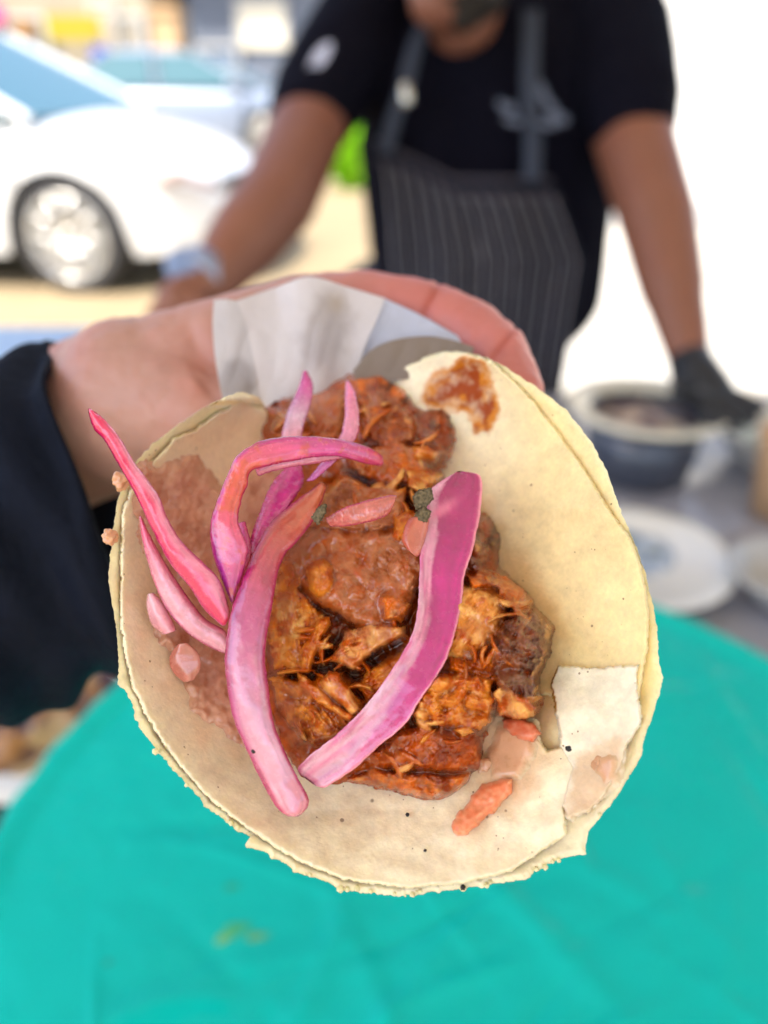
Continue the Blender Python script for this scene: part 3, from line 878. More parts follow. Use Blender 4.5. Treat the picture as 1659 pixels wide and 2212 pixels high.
def patch(name, poly, base, thick, bevel, mat, colf, parent=None, step=2.6, rag=2.0, rag_s=12, surf=None, seed=0, hprof=None, sink=.0006, off=0.0, margin=5):
    """raised slab following base(x, y); its outline is ragged and its sides run down into what it lies on"""
    poly = np.asarray(poly, float)
    x0, y0 = poly.min(0) - 10; x1, y1 = poly.max(0) + 10
    xs = np.arange(x0, x1, step); ys_ = np.arange(y0, y1, step)
    X, Y = np.meshgrid(xs, ys_, indexing='ij')
    s = sdf(poly, X, Y) + rag * fbm(X / rag_s, Y / rag_s, seed + .5, 4)
    keep = s > -margin
    t = np.clip((s + margin * .4) / bevel, 0, 1)
    h = np.sqrt(np.clip(1 - (1 - t) ** 2, 0, 1)) * thick if hprof is None else hprof(t, X, Y, s)
    h = np.where(s < -margin * .4, -sink, h)
    if surf is not None: h = h + surf(X, Y, t)
    d = base(X, Y) - h - off
    V = at(X, Y, d).reshape(-1, 3)
    F = gridfaces(len(xs), len(ys_))[:, ::-1]
    kf = keep.reshape(-1)
    F = F[kf[F].all(1)]
    used = np.unique(F)
    remap = np.full(len(V), -1); remap[used] = np.arange(len(used))
    col = colf(X, Y, t, s).reshape(-1, 3)
    F = F[:, ::-1] if False else F
    return mk(name, V[used], remap[F], mat, parent, cols=col[used])


def tcol(yellow=0.0, stain=True):
    def f(x, y, t, s):
        c = tort_col(x, y)
        k = (1 - ss(.15, 1.0, t))[..., None] * .6
        return c * (1 - k) + S(238, 228, 186)[None, None] * k
    return f


# inner tortilla, right flap
flapR = [(770, 850), (806, 812), (849, 800), (914, 779), (960, 764), (1010, 766), (1060, 782), (1105, 820), (1152, 868), (1200, 930), (1244, 988), (1290, 1060), (1323, 1113), (1360, 1164), (1380, 1215), (1393, 1269),
         (1400, 1333), (1397, 1400), (1386, 1470), (1376, 1520), (1300, 1530), (1215, 1500), (1100, 1500), (1000, 1300), (950, 1050), (850, 900)]
fl = patch('tortilla', flapR, tort, .0022, 5.5, tort_m, tcol(), taco, rag=2.4, seed=2, off=.0002, surf=lambda x, y, t: .0005 * ss(1300, 1400, x) * t)
fl['label'] = 'inner tortilla, smooth yellow right flap with an orange sauce stain'


def whitecol(x, y, t, s):
    c = grad_tint(CRW[None, None] * np.ones(x.shape + (1,)), x, y, .07, 25)
    g = ss(-30, 12, sdf([(1250, 1640), (1340, 1600), (1345, 1680), (1275, 1755), (1228, 1765), (1235, 1700)], x, y) + 14 * fbm(x / 30, y / 30, 9.2, 3))
    c = c * (1 - .7 * g[..., None]) + S(214, 178, 140)[None, None] * .7 * g[..., None]
    e = (ss(1225, 1196, x) * ss(1550, 1530, y) * (1 - ss(0.6, 1, t)))[..., None]
    return c * (1 - e) + S(190, 140, 50)[None, None] * e


tear = patch('tortilla_flake', [(1205, 1438), (1290, 1444), (1381, 1436), (1374, 1465), (1380, 1520), (1385, 1560), (1352, 1608), (1340, 1660), (1300, 1725), (1271, 1752), (1226, 1768), (1216, 1740), (1224, 1700), (1236, 1657), (1212, 1614),
                      (1210, 1576), (1201, 1530), (1190, 1478)], tort, .0038, 5, tort_m, whitecol, taco, rag=3.2, seed=4, rag_s=10, off=.0006, surf=lambda x, y, t: .0008 * t * pn(x / 60, y / 60, 4))
tear['label'] = 'torn off-white flake of tortilla with a square upper edge'
innerB = [(600, 905), (570, 885), (520, 869), (464, 896), (424, 928), (380, 945), (349, 981), (309, 1017), (285, 1055), (268, 1100), (262, 1200), (264, 1300), (262, 1343), (272, 1408), (286, 1476), (316, 1540), (348, 1595), (392, 1655),
          (445, 1716), (495, 1758), (555, 1802), (645, 1858), (745, 1898), (880, 1916), (1000, 1906), (1100, 1880), (1222, 1803), (1218, 1746), (1230, 1697), (1243, 1657), (1216, 1616), (1182, 1624), (1160, 1592), (1120, 1560), (1000, 1500), (800, 1300), (700, 1000)]
inn = patch('tortilla', innerB, tort, .0026, 6, tort_m, tcol(), taco, rag=3.0, seed=6, off=.0012, surf=lambda x, y, t: .0005 * pn(x / 50, y / 50, 2) * t)
inn['label'] = 'inner tortilla, left and near side, cracked at its lower right'

# crumbs of masa along the rim
def crumb(px, py, r, parent, nm='rim_crumb', col=S(232, 220, 165), d0=None, mat=None):
    d = (tort(px, py) if d0 is None else d0)
    c = at(px, py, d + .0004)
    k, k2 = (14, 9) if r < .0012 else (40, 24)
    th, ph = np.meshgrid(np.linspace(0, 2 * np.pi, k, endpoint=False), np.linspace(-np.pi / 2, np.pi / 2, k2), indexing='ij')
    n_ = np.stack([np.cos(ph) * np.cos(th), np.cos(ph) * np.sin(th), np.sin(ph)], -1)
    rr = r * (1 + .45 * pn(n_[..., 0] * 1.7 + px, n_[..., 1] * 1.7 + py, n_[..., 2] * 1.7))
    v = (c + n_ * rr[..., None]).reshape(-1, 3)
    return v, gridfaces(k, k2, cu=True)


def crumb_part(name, items, mat, col, parent):
    V, F, b = [], [], 0
    for it in items:
        v, f = crumb(*it, parent); V.append(v); F.append(f + b); b += len(v)
    V = np.vstack(V); F = np.vstack(F)
    return mk(name, V, F, mat, parent, cols=np.repeat(col[None], len(V), 0))


its = []
for k in range(260):
    i = rng.integers(0, NA)
    x_, y_ = ring[i]
    if y_ < 1000 and x_ > 500: continue
    dens = low_left[i] * (.2 + 1.6 * max(0, pn(x_ / 60, y_ / 60, 4))) + .06
    if rng.random() > dens: continue
    q = -dirn[i] * rng.uniform(-2, 20 if x_ < 700 else 12)
    its.append((x_ + q[0], y_ + q[1], rng.uniform(.0002, .0007)))
rc = crumb_part('rim_crumbs', its, crust_m, S(236, 226, 178), taco)
rc['kind'] = 'stuff'

# ------------------------------------------------------------------ bean paste
bean_m = material('bean_paste', attr=True, rough=.34, sss=.35, sss_scale=.004, sss_rad=(1, .45, .3), coat=.8, var=.06, var_scale=300, bump=.2, bump_scale=300, bump_dist=.0005, rough_var=.12)
BN = S(214, 154, 130); BND = S(190, 126, 104)
base_in = lambda x, y: tort(x, y) - .0034


def beancol(x, y, t, s):
    q = np.clip(.5 + .9 * fbm(x / 45, y / 45, 12.3, 4), 0, 1)[..., None]
    c = BN * q + BND * (1 - q)
    th = (1 - ss(0.0, .9, t))[..., None]
    return c * (1 - th * .35) + S(226, 184, 150) * th * .35


beanpoly = [(285, 1000), (318, 985), (345, 1004), (372, 980), (415, 968), (438, 992), (478, 1036), (520, 1040), (540, 995), (556, 945), (600, 905), (680, 980), (690, 1200), (640, 1450), (620, 1600), (560, 1625), (480, 1600), (410, 1520), (372, 1440), (330, 1400), (312, 1340), (322, 1260), (300, 1180), (285, 1100)]
bean = patch('bean_paste', beanpoly, base_in, .0028, 75, bean_m, beancol, None, rag=16, rag_s=55, seed=8, hprof=lambda t, x, y, s: .0032 * ss(-.1, .55, t) - .0005,
             surf=lambda x, y, t: .0010 * fbm(x / 48, y / 48, 5.5, 3) * ss(0, .3, t), step=2.8)
tag(bean, 'pinkish brown bean paste smeared over the left inside of the tortilla', 'bean paste')
for (poly, lab) in (([(1262, 1668), (1275, 1632), (1310, 1612), (1345, 1618), (1350, 1660), (1330, 1700), (1290, 1735), (1240, 1768), (1222, 1762), (1262, 1735), (1290, 1700)], 'thin smear of bean paste on the torn white flake at lower right'),
                    ([(1040, 1640), (1060, 1560), (1110, 1540), (1160, 1560), (1170, 1640), (1130, 1690), (1080, 1700), (1050, 1690)], 'bean smear on the tortilla between the stew and the torn flake')):
    o = patch('bean_smear', poly, (lambda x, y: tort(x, y) - .00405) if 'between' not in lab else (lambda x, y: tort(x, y) - .0040), .0012, 34, bean_m, lambda x, y, t, s: mix(S(224, 200, 162), grad_tint(S(216, 170, 134)[None, None] * np.ones(x.shape + (1,)), x, y, .08), ss(0, .9, t)), None, rag=7, seed=20, rag_s=26, hprof=lambda t, x, y, s: .0014 * ss(0, 1, t) - .0005)
    tag(o, lab, 'bean paste')
for (x_, y_, r_, d_, lab) in ((262, 1040, .0018, .166, 'small drip of bean paste on the left rim, upper of two'), (238, 1160, .0016, .163, 'small drip of bean paste on the left rim, lower of two'),
                              (1300, 1645, .0024, .1525, 'whole soft bean lump on the torn flake'), (1048, 1657, .0019, .1640, 'small pale bean lump beside the bottom of the stew')):
    v, f = crumb(x_, y_, r_, None, d0=d_)
    o = mk('bean_lump' if 'bean' in lab[:30] else 'onion_chip', v, f, bean_m, None, cols=np.repeat((S(214, 160, 122) if 'onion' not in lab else S(205, 130, 125))[None], len(v), 0))
    tag(o, lab, 'bean' if 'onion' not in lab else 'onion chip')

# ------------------------------------------------------------------ stewed meat
MO = np.array([(575, 885), (600, 872), (640, 850), (690, 845), (725, 830), (760, 815), (820, 812), (860, 835), (890, 870), (905, 885), (960, 890), (985, 930), (975, 990), (950, 1020), (985, 1060), (1034, 1105), (1056, 1116), (1078, 1160), (1075, 1220),
      (1108, 1252), (1142, 1284), (1150, 1314), (1193, 1353), (1187, 1409), (1166, 1460), (1165, 1534), (1125, 1553), (1073, 1553), (1056, 1577), (1043, 1611), (1039, 1658), (1013, 1693), (970, 1727), (914, 1735),
      (850, 1716), (789, 1699), (720, 1700), (650, 1680), (600, 1600), (560, 1500), (560, 1350), (575, 1200), (600, 1100), (640, 1040), (600, 1000), (560, 940)], float)


def fill(x, y):
    s = np.maximum(sdf(MO, x, y), 0)
    hmax = np.interp(y, [830, 950, 1100, 1300, 1500, 1650, 1735], [.010, .015, .021, .022, .017, .011, .004])
    return tort(x, y) - .003 - hmax * (1 - np.exp(-s / 55)) * 1.0


SAUCE_D = S(132, 46, 0); SAUCE_M = S(180, 78, 0); SAUCE_L = S(210, 104, 8)
MILK = S(182, 114, 72); MILKD = S(154, 80, 32); FLESH = S(218, 134, 40); FLESHL = S(236, 176, 98); DARK = S(66, 20, 0); GREYP = S(120, 80, 66)
meat_m = material('stewed_meat', attr=True, rough=.20, sss=.25, sss_scale=.003, sss_rad=(1, .35, .12), coat=.25, spec=.42, var=.16, var_scale=330, bump=.20, bump_scale=330, bump_dist=.0005,
                  bump2=[(.25, 1300, .0002)])
stewo = empty('meat_stew', P(830, 1500, .185))
tag(stewo, 'glossy orange brown shredded meat stew filling the taco', 'meat')


def saucecol(x, y, t, s):
    q = np.clip(.5 + .9 * fbm(x / 26, y / 26, 21.3, 5), 0, 1)
    c = mix(SAUCE_D, SAUCE_M, q)
    return c


GX0, GX1, GY0, GY1, GST = 540, 1215, 795, 1755, 2.1
GX, GY = np.meshgrid(np.arange(GX0, GX1, GST), np.arange(GY0, GY1, GST), indexing='ij')
CHUNKS = []


def lump(poly, H, bevel, ca, cb, seed, fib=None, famp=.0009, namp=.0011, tilt=(0, 0), cc=None, ccamt=0.0, label=None, name='meat_chunk', rag=4.5, fw=6.0, ns=26, wet=.5):
    """one chunk of the stew: outline, height above the stew, fibre direction in degrees, colours of valley and ridge"""
    poly = np.asarray(poly, float)
    cx, cy = poly.mean(0)
    i0 = max(0, int((poly[:, 0].min() - 14 - GX0) / GST)); i1 = int((poly[:, 0].max() + 14 - GX0) / GST) + 1
    j0 = max(0, int((poly[:, 1].min() - 14 - GY0) / GST)); j1 = int((poly[:, 1].max() + 14 - GY0) / GST) + 1
    x, y = GX[i0:i1, j0:j1], GY[i0:i1, j0:j1]
    s = sdf(poly, x, y) + rag * fbm(x / 15, y / 15, seed + .5, 4)
    t = np.clip((s + 3) / bevel, 0, 1)
    dome = np.sqrt(np.clip(1 - (1 - t) ** 2, 0, 1))
    pl = np.clip(1 + tilt[0] * (x - cx) / 100 + tilt[1] * (y - cy) / 100, .15, 2.2)
    if fib is None:
        f = fbm(x / 17, y / 17, seed, 3) * .6
    else:
        a = math.radians(fib); u = (x - cx) * math.cos(a) + (y - cy) * math.sin(a); w = -(x - cx) * math.sin(a) + (y - cy) * math.cos(a)
        w = w + 7 * pn(u / 40, w / 40, seed) + 3 * pn(u / 15, w / 15, seed)
        f = fbm(u / (fw * 8), w / fw, seed, 2) * np.clip(.55 + 1.1 * fbm(x / 45, y / 45, seed + 2, 2), .1, 1.3)
    facet = np.abs(pn(x / 44, y / 44, seed + 3)) * 2
    h = H * dome * pl + (namp * fbm(x / ns / 1.3, y / ns / 1.3, seed + 1.1, 3) + namp * 1.2 * facet + famp * .7 * f) * ss(0, .5, t)
    h = np.where(s > -3, h, -.012 + .001 * s)
    q = np.clip(.5 + .30 * f + .8 * fbm(x / 36, y / 36, seed + 5, 4), 0, 1)
    c = mix(ca, cb, ss(.1, .95, q))
    if cc is not None:
        c = mix(c, cc, np.clip(fbm(x / 33, y / 33, seed + 8, 4) * 1.8 + ccamt, 0, 1))
    CHUNKS.append((i0, i1, j0, j1, h, c, wet, name, label))


def z6(pts): return [(548.6 + a * .4299, 987.5 + b * .4299) for a, b in pts]
def z4(pts): return [(548.6 + a * .4299, 548.6 + b * .4299) for a, b in pts]

mm = .001
lump(z4([(110, 830), (230, 720), (330, 690), (440, 690), (450, 800), (420, 920), (300, 950), (180, 930), (110, 920)]), 3 * mm, 22, SAUCE_M, MILK, 31, None, cc=FLESH, ccamt=-.5)
lump(z4([(500, 640), (600, 600), (700, 660), (790, 700), (770, 760), (640, 760), (540, 720)]), 3 * mm, 18, SAUCE_D, SAUCE_L, 32, 10, cc=DARK, ccamt=-.3)
lump(z4([(530, 720), (620, 700), (760, 780), (820, 860), (800, 950), (650, 970), (540, 900)]), 4.5 * mm, 22, SAUCE_D, MILKD, 33, 35, cc=SAUCE_L, ccamt=-.2)
lump(z4([(250, 760), (340, 700), (450, 720), (440, 860), (330, 900), (240, 880)]), 4 * mm, 20, SAUCE_M, MILK, 34, -60)
lump(z4([(800, 760), (900, 760), (1010, 800), (1015, 900), (960, 1060), (880, 1040), (810, 940)]), 2 * mm, 20, DARK, SAUCE_D, 35, None, namp=.0006, cc=SAUCE_M, ccamt=-.5, label='dark glossy chunk at the far end')
lump(z4([(640, 960), (720, 925), (770, 960), (930, 1000), (900, 1030), (870, 1060), (940, 1110), (880, 1180), (760, 1160), (620, 1140), (520, 1110), (480, 1030), (560, 1000)]), 5.5 * mm, 20, SAUCE_M, MILK, 36, 20, cc=SAUCE_L, ccamt=-.1)
lump(z4([(800, 970), (860, 965), (930, 1000), (915, 1040), (850, 1035), (800, 1030)]), 8 * mm, 9, SAUCE_M, FLESH, 37, 20)
lump(z4([(760, 1090), (860, 1080), (950, 1110), (900, 1160), (840, 1200), (770, 1170)]), 6.5 * mm, 12, SAUCE_M, FLESHL, 38, 40)
lump(z6([(290, 350), (330, 200), (380, 140), (440, 85), (520, 110), (570, 150), (700, 150), (765, 165), (750, 260), (740, 330), (620, 380), (480, 380)]), 6.5 * mm, 15, MILKD, MILK, 39, 5, cc=SAUCE_L, ccamt=-.35, tilt=(0, -.12))
lump(z6([(240, 420), (330, 340), (500, 350), (640, 360), (790, 300), (870, 380), (870, 560), (810, 700), (760, 830), (650, 880), (500, 850), (420, 780), (300, 740), (200, 640), (170, 500)]), 6.5 * mm, 32, MILKD, MILK, 40, None, cc=SAUCE_M, ccamt=-.15, namp=.0010, ns=60, wet=1.0, label='smooth milky brown chunk in the middle')
lump(z6([(250, 560), (290, 505), (350, 500), (405, 540), (415, 620), (390, 690), (320, 715), (265, 670)]), 10.0 * mm, 30, SAUCE_M, FLESH, 41, None, namp=.0006, rag=1.5, name='bean', cc=MILK, ccamt=-.3, label='round bean coated in sauce')
lump(z6([(140, 530), (200, 480), (250, 540), (240, 660), (290, 740), (360, 800), (330, 900), (290, 1000), (240, 1080), (110, 1060), (60, 900), (90, 700)]), 5.5 * mm, 22, SAUCE_M, FLESH, 42, 80, famp=.0012, cc=FLESHL, ccamt=-.15)
lump(z6([(290, 870), (330, 815), (375, 805), (385, 840), (340, 900), (310, 990), (280, 1090), (230, 1080), (240, 960)]), 7.5 * mm, 10, SAUCE_M, FLESH, 43, 110, rag=2)
lump(z6([(385, 1025), (430, 940), (470, 870), (600, 845), (760, 850), (770, 900), (640, 960), (560, 1010), (500, 1075), (450, 1045)]), 8.5 * mm, 11, SAUCE_M, FLESHL, 44, -20, cc=MILK, ccamt=-.1, tilt=(.0, 0), label='pale torn shred pointing left')
lump(z6([(80, 1110), (140, 1095), (210, 1120), (300, 1110), (420, 1060), (480, 1110), (520, 1200), (570, 1270), (480, 1350), (400, 1420), (300, 1440), (180, 1340), (120, 1230)]), 5 * mm, 22, SAUCE_D, FLESH, 45, 50, famp=.0015, cc=SAUCE_M, ccamt=-.2, fw=9)
lump(z6([(220, 1085), (260, 1100), (330, 1160), (420, 1250), (520, 1300), (480, 1330), (380, 1270), (290, 1210), (225, 1150)]), 7.5 * mm, 9, SAUCE_M, FLESH, 46, 40, rag=2)
lump(z6([(330, 1130), (380, 1075), (430, 1090), (480, 1160), (540, 1270), (490, 1300), (420, 1230), (360, 1180)]), 8.5 * mm, 10, SAUCE_M, FLESHL, 47, 55, rag=2)
lump(z6([(510, 1150), (570, 1080), (640, 1030), (760, 960), (800, 1000), (720, 1100), (640, 1190), (570, 1240)]), 5 * mm, 18, SAUCE_M, FLESH, 48, -30, namp=.0007)
lump(z6([(980, 640), (1100, 640), (1230, 640), (1290, 740), (1260, 860), (1190, 940), (1090, 1020), (960, 1020), (940, 860)]), 3.4 * mm, 22, FLESH, FLESHL, 49, -52, namp=.0008, cc=SAUCE_M, ccamt=-.25, label='large pale fibrous chunk right of the front onion', fw=10)
lump(z6([(1110, 290), (1180, 300), (1235, 390), (1230, 500), (1215, 570), (1120, 590), (1060, 520), (1060, 380)]), 4.5 * mm, 22, DARK, SAUCE_D, 50, None, cc=GREYP, ccamt=-.5, label='dark olive brown chunk at the upper right')
lump(z6([(1060, 590), (1150, 560), (1250, 600), (1300, 620), (1385, 690), (1400, 760), (1330, 800), (1270, 740), (1220, 660), (1100, 650)]), 6 * mm, 16, SAUCE_D, SAUCE_L, 51, 30, cc=MILK, ccamt=-.2)
lump(z6([(1250, 830), (1330, 770), (1420, 760), (1510, 855), (1490, 980), (1440, 1090), (1430, 1200), (1340, 1240), (1240, 1200), (1180, 1080), (1190, 940)]), 7 * mm, 24, DARK, S(104, 52, 30), 52, None, cc=GREYP, ccamt=-.15, namp=.0015, ns=14, label='dark purplish brown chunk with a wet gloss at the right edge')
lump(z6([(1200, 1180), (1260, 1130), (1340, 1190), (1400, 1210), (1435, 1270), (1400, 1310), (1310, 1320), (1230, 1290)]), 7.5 * mm, 16, SAUCE_D, FLESHL, 53, 60, cc=SAUCE_M, ccamt=0)
lump(z6([(830, 1180), (920, 1090), (1040, 1080), (1190, 1110), (1210, 1220), (1190, 1330), (1130, 1375), (1000, 1360), (860, 1340), (790, 1290)]), 6.5 * mm, 20, SAUCE_M, FLESH, 54, 10, cc=FLESHL, ccamt=-.45, namp=.0016)
lump(z6([(980, 1010), (1090, 1020), (1180, 960), (1230, 1040), (1190, 1120), (1050, 1100), (950, 1080)]), 4.5 * mm, 18, SAUCE_D, SAUCE_L, 55, 20)
lump(z6([(740, 1370), (850, 1340), (1000, 1370), (1120, 1370), (1150, 1430), (1130, 1560), (980, 1580), (800, 1560), (650, 1560), (600, 1480)]), 4.5 * mm, 26, SAUCE_D, SAUCE_M, 56, None, namp=.0010, ns=40, label='smooth red brown lower chunk')
lump(z6([(470, 1620), (600, 1570), (780, 1590), (950, 1600), (1080, 1590), (1070, 1640), (980, 1700), (860, 1710), (700, 1670), (560, 1640)]), 3.5 * mm, 16, SAUCE_D, SAUCE_L, 57, 5, cc=MILKD, ccamt=-.1)
lump(z6([(1010, 1370), (1080, 1355), (1100, 1380), (1050, 1400)]), 8 * mm, 6, FLESH, FLESHL, 58, 10, rag=1)
lump(z6([(700, 290), (780, 270), (880, 330), (870, 420), (770, 440), (690, 400)]), 9 * mm, 16, SAUCE_M, FLESH, 59, -60, namp=.0008)
lump(z6([(640, 700), (740, 680), (790, 740), (740, 840), (650, 820)]), 8.5 * mm, 16, MILKD, SAUCE_L, 60, None, namp=.0008)
lump(z6([(110, 720), (170, 690), (230, 760), (240, 850), (180, 900), (110, 840)]), 7.5 * mm, 14, SAUCE_M, FLESHL, 61, 70, namp=.0007)
# loose shreds
KEEP = [[(927, 1062), (908, 1194), (901, 1323), (862, 1422), (789, 1525), (632, 1668), (700, 1705), (875, 1564), (974, 1400), (1021, 1190), (1040, 1033), (985, 1018)], [(675, 1055), (550, 1188), (486, 1408), (529, 1614), (649, 1764), (572, 1421), (615, 1201), (701, 1068)]]
for k in range(70):
    for _ in range(60):
        x_, y_ = rng.uniform(600, 1180), rng.uniform(860, 1700)
        if sdf(MO, np.array([x_]), np.array([y_]))[0] > 28 and max(sdf(q_, np.array([x_]), np.array([y_]))[0] for q_ in KEEP) < -30: break
    a = rng.uniform(0, np.pi); L_ = rng.uniform(16, 46); w_ = rng.uniform(2.5, 6.5); b_ = rng.uniform(-.4, .4)
    pts_t, pts_b = [], []
    for q in np.linspace(-1, 1, 7):
        aa = a + b_ * q; x1 = x_ + math.cos(aa) * L_ * q; y1 = y_ + math.sin(aa) * L_ * q; ww = w_ * (1 - q * q) ** .5 + .5
        pts_t.append((x1 - math.sin(aa) * ww, y1 + math.cos(aa) * ww)); pts_b.append((x1 + math.sin(aa) * ww, y1 - math.cos(aa) * ww))
    lump(pts_t + pts_b[::-1], rng.uniform(5.5, 7.5) * mm, 6, SAUCE_M, [FLESH, SAUCE_L, FLESHL, MILK][rng.integers(0, 4)], 70 + k, math.degrees(a), rag=1.2, namp=.0005, famp=.0003, name='meat_shred')


def boxblur(a, r):
    for ax_ in (0, 1):
        p = np.pad(a, [(r + 1, r) if k == ax_ else (0, 0) for k in range(2)], 'edge')
        c_ = np.cumsum(p, ax_)
        n_ = a.shape[ax_]
        a = (np.take(c_, range(2 * r + 1, 2 * r + 1 + n_), ax_) - np.take(c_, range(0, n_), ax_)) / (2 * r + 1)
    return a


sM = sdf(MO, GX, GY) + 6 * fbm(GX / 18, GY / 18, 30.5, 4)
KS = 2600.0
base_h = .0010 + .0016 * fbm(GX / 40, GY / 40, 8.8, 3)
num = np.exp(KS * base_h); best = base_h.copy(); own = np.zeros(GX.shape, int)
colr = mix(SAUCE_D, SAUCE_M, np.clip(.5 + .9 * fbm(GX / 26, GY / 26, 21.3, 4), 0, 1)) * num[..., None] ** .9
wsum = num ** .9; wetm = .9 * num ** .9
for k, (i0, i1, j0, j1, h, c, wet, nm, lb) in enumerate(CHUNKS):
    e = np.exp(KS * h)
    num[i0:i1, j0:j1] += e
    e9 = e ** 1.3 * 1e-1 + e ** .9
    colr[i0:i1, j0:j1] += c * e9[..., None]; wsum[i0:i1, j0:j1] += e9; wetm[i0:i1, j0:j1] += wet * e9
    m_ = h > best[i0:i1, j0:j1] + .0003
    best[i0:i1, j0:j1] = np.where(m_, h, best[i0:i1, j0:j1]); own[i0:i1, j0:j1] = np.where(m_, k + 1, own[i0:i1, j0:j1])
HH = np.log(num) / KS
colr /= wsum[..., None]; wetm /= wsum
# sauce film fills the hollows and smooths patches of the surface; crevice shade is painted in too
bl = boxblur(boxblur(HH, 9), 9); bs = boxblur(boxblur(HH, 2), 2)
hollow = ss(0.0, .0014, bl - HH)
film = np.clip(ss(-.25, .45, fbm(GX / 60, GY / 60, 44.4, 3) + wetm - .55), 0, 1)
HH = HH + (bs - HH) * np.clip(.85 * film + hollow * .5, 0, 1)
HH = HH + .00030 * fbm(GX / 8, GY / 8, 3.3, 3) * (1 - film * .6)
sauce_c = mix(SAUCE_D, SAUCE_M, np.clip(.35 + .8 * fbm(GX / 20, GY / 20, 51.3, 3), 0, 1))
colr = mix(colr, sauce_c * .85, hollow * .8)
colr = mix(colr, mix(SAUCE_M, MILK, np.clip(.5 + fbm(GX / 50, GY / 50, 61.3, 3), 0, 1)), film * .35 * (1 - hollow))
colr = mix(colr, DARK, np.clip(ss(.0008, .0030, bl - HH), 0, 1) * .8)  # deepest hollows darkened, crevice shade painted over the sauce colour
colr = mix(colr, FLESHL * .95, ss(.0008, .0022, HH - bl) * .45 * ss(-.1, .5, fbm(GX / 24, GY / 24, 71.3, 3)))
HH = np.where(sM > 0, HH, HH)
HH = HH + .0011 * np.sqrt(np.clip(1 - (1 - np.clip(sM / 9, 0, 1)) ** 2, 0, 1)) - .0022 * ss(2, -8, sM) - .0016
D_ = fill(GX, GY) - HH
VW = at(GX, GY, D_)
GN = gridfaces(*GX.shape)[:, ::-1]
# shared vertex normals, so that neighbouring parts meet without a seam
du = np.gradient(VW, axis=0); dv_ = np.gradient(VW, axis=1)
nrm = np.cross(dv_, du); nrm /= np.linalg.norm(nrm, axis=-1)[..., None]
if nrm[100, 100].dot(np.array([0, -1, .5])) < 0: nrm = -nrm
nrm = nrm.reshape(-1, 3)
keepv = (sM > -7).reshape(-1)
GN = GN[keepv[GN].all(1)]
fown = own.reshape(-1)[GN[:, 0]]
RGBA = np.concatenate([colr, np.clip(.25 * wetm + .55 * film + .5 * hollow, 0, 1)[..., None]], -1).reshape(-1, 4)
VF = VW.reshape(-1, 3)
for k in range(len(CHUNKS) + 1):
    F_ = GN[fown == k]
    if len(F_) < 30:
        if len(F_): fown[fown == k] = -1
        continue
    used = np.unique(F_); remap = np.full(len(VF), -1); remap[used] = np.arange(len(used))
    nm, lb = ('sauce', None) if k == 0 else CHUNKS[k - 1][7:9]
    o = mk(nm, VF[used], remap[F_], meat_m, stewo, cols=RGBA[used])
    o.data.normals_split_custom_set_from_vertices(nrm[used].tolist())
    if lb: o['label'] = lb
F_ = GN[fown == -1]
if len(F_):
    used = np.unique(F_); remap = np.full(len(VF), -1); remap[used] = np.arange(len(used))
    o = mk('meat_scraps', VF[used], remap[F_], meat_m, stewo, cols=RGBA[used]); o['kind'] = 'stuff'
    o.data.normals_split_custom_set_from_vertices(nrm[used].tolist())


def stew_d(x, y):
    i = int(round((x - GX0) / GST)); j = int(round((y - GY0) / GST))
    return float(D_[min(max(i, 0), D_.shape[0] - 1), min(max(j, 0), D_.shape[1] - 1)])


nt_ = meat_m.node_tree
at_n = [n_ for n_ in nt_.nodes if n_.type == 'ATTRIBUTE'][0]
mr_ = nt_.nodes.new('ShaderNodeMapRange'); mr_.inputs[3].default_value = .36; mr_.inputs[4].default_value = .10
nt_.links.new(at_n.outputs['Alpha'], mr_.inputs[0]); nt_.links.new(mr_.outputs[0], nt_.nodes['Principled BSDF'].inputs['Roughness'])
mr_ = nt_.nodes.new('ShaderNodeMapRange'); mr_.inputs[3].default_value = .08; mr_.inputs[4].default_value = 1.0
nt_.links.new(at_n.outputs['Alpha'], mr_.inputs[0]); nt_.links.new(mr_.outputs[0], nt_.nodes['Principled BSDF'].inputs['Coat Weight'])

# ------------------------------------------------------------------ pickled red onion
onion_m = material('pickled_onion', attr=True, rough=.22, sss=.4, sss_scale=.004, sss_rad=(1, .35, .5), coat=1.0, spec=.7, var=.12, var_scale=260, bump=.22, bump_scale=420, bump_dist=.0004, rough_var=.1,
                   bump2=[(.2, 1400, .0002)])
MAG = S(184, 20, 124); MAGD = S(144, 8, 84); PINK = S(212, 72, 122); PALE = S(218, 138, 162); HOT = S(216, 32, 98); WHITE = S(226, 180, 196); ORG = S(206, 92, 44)


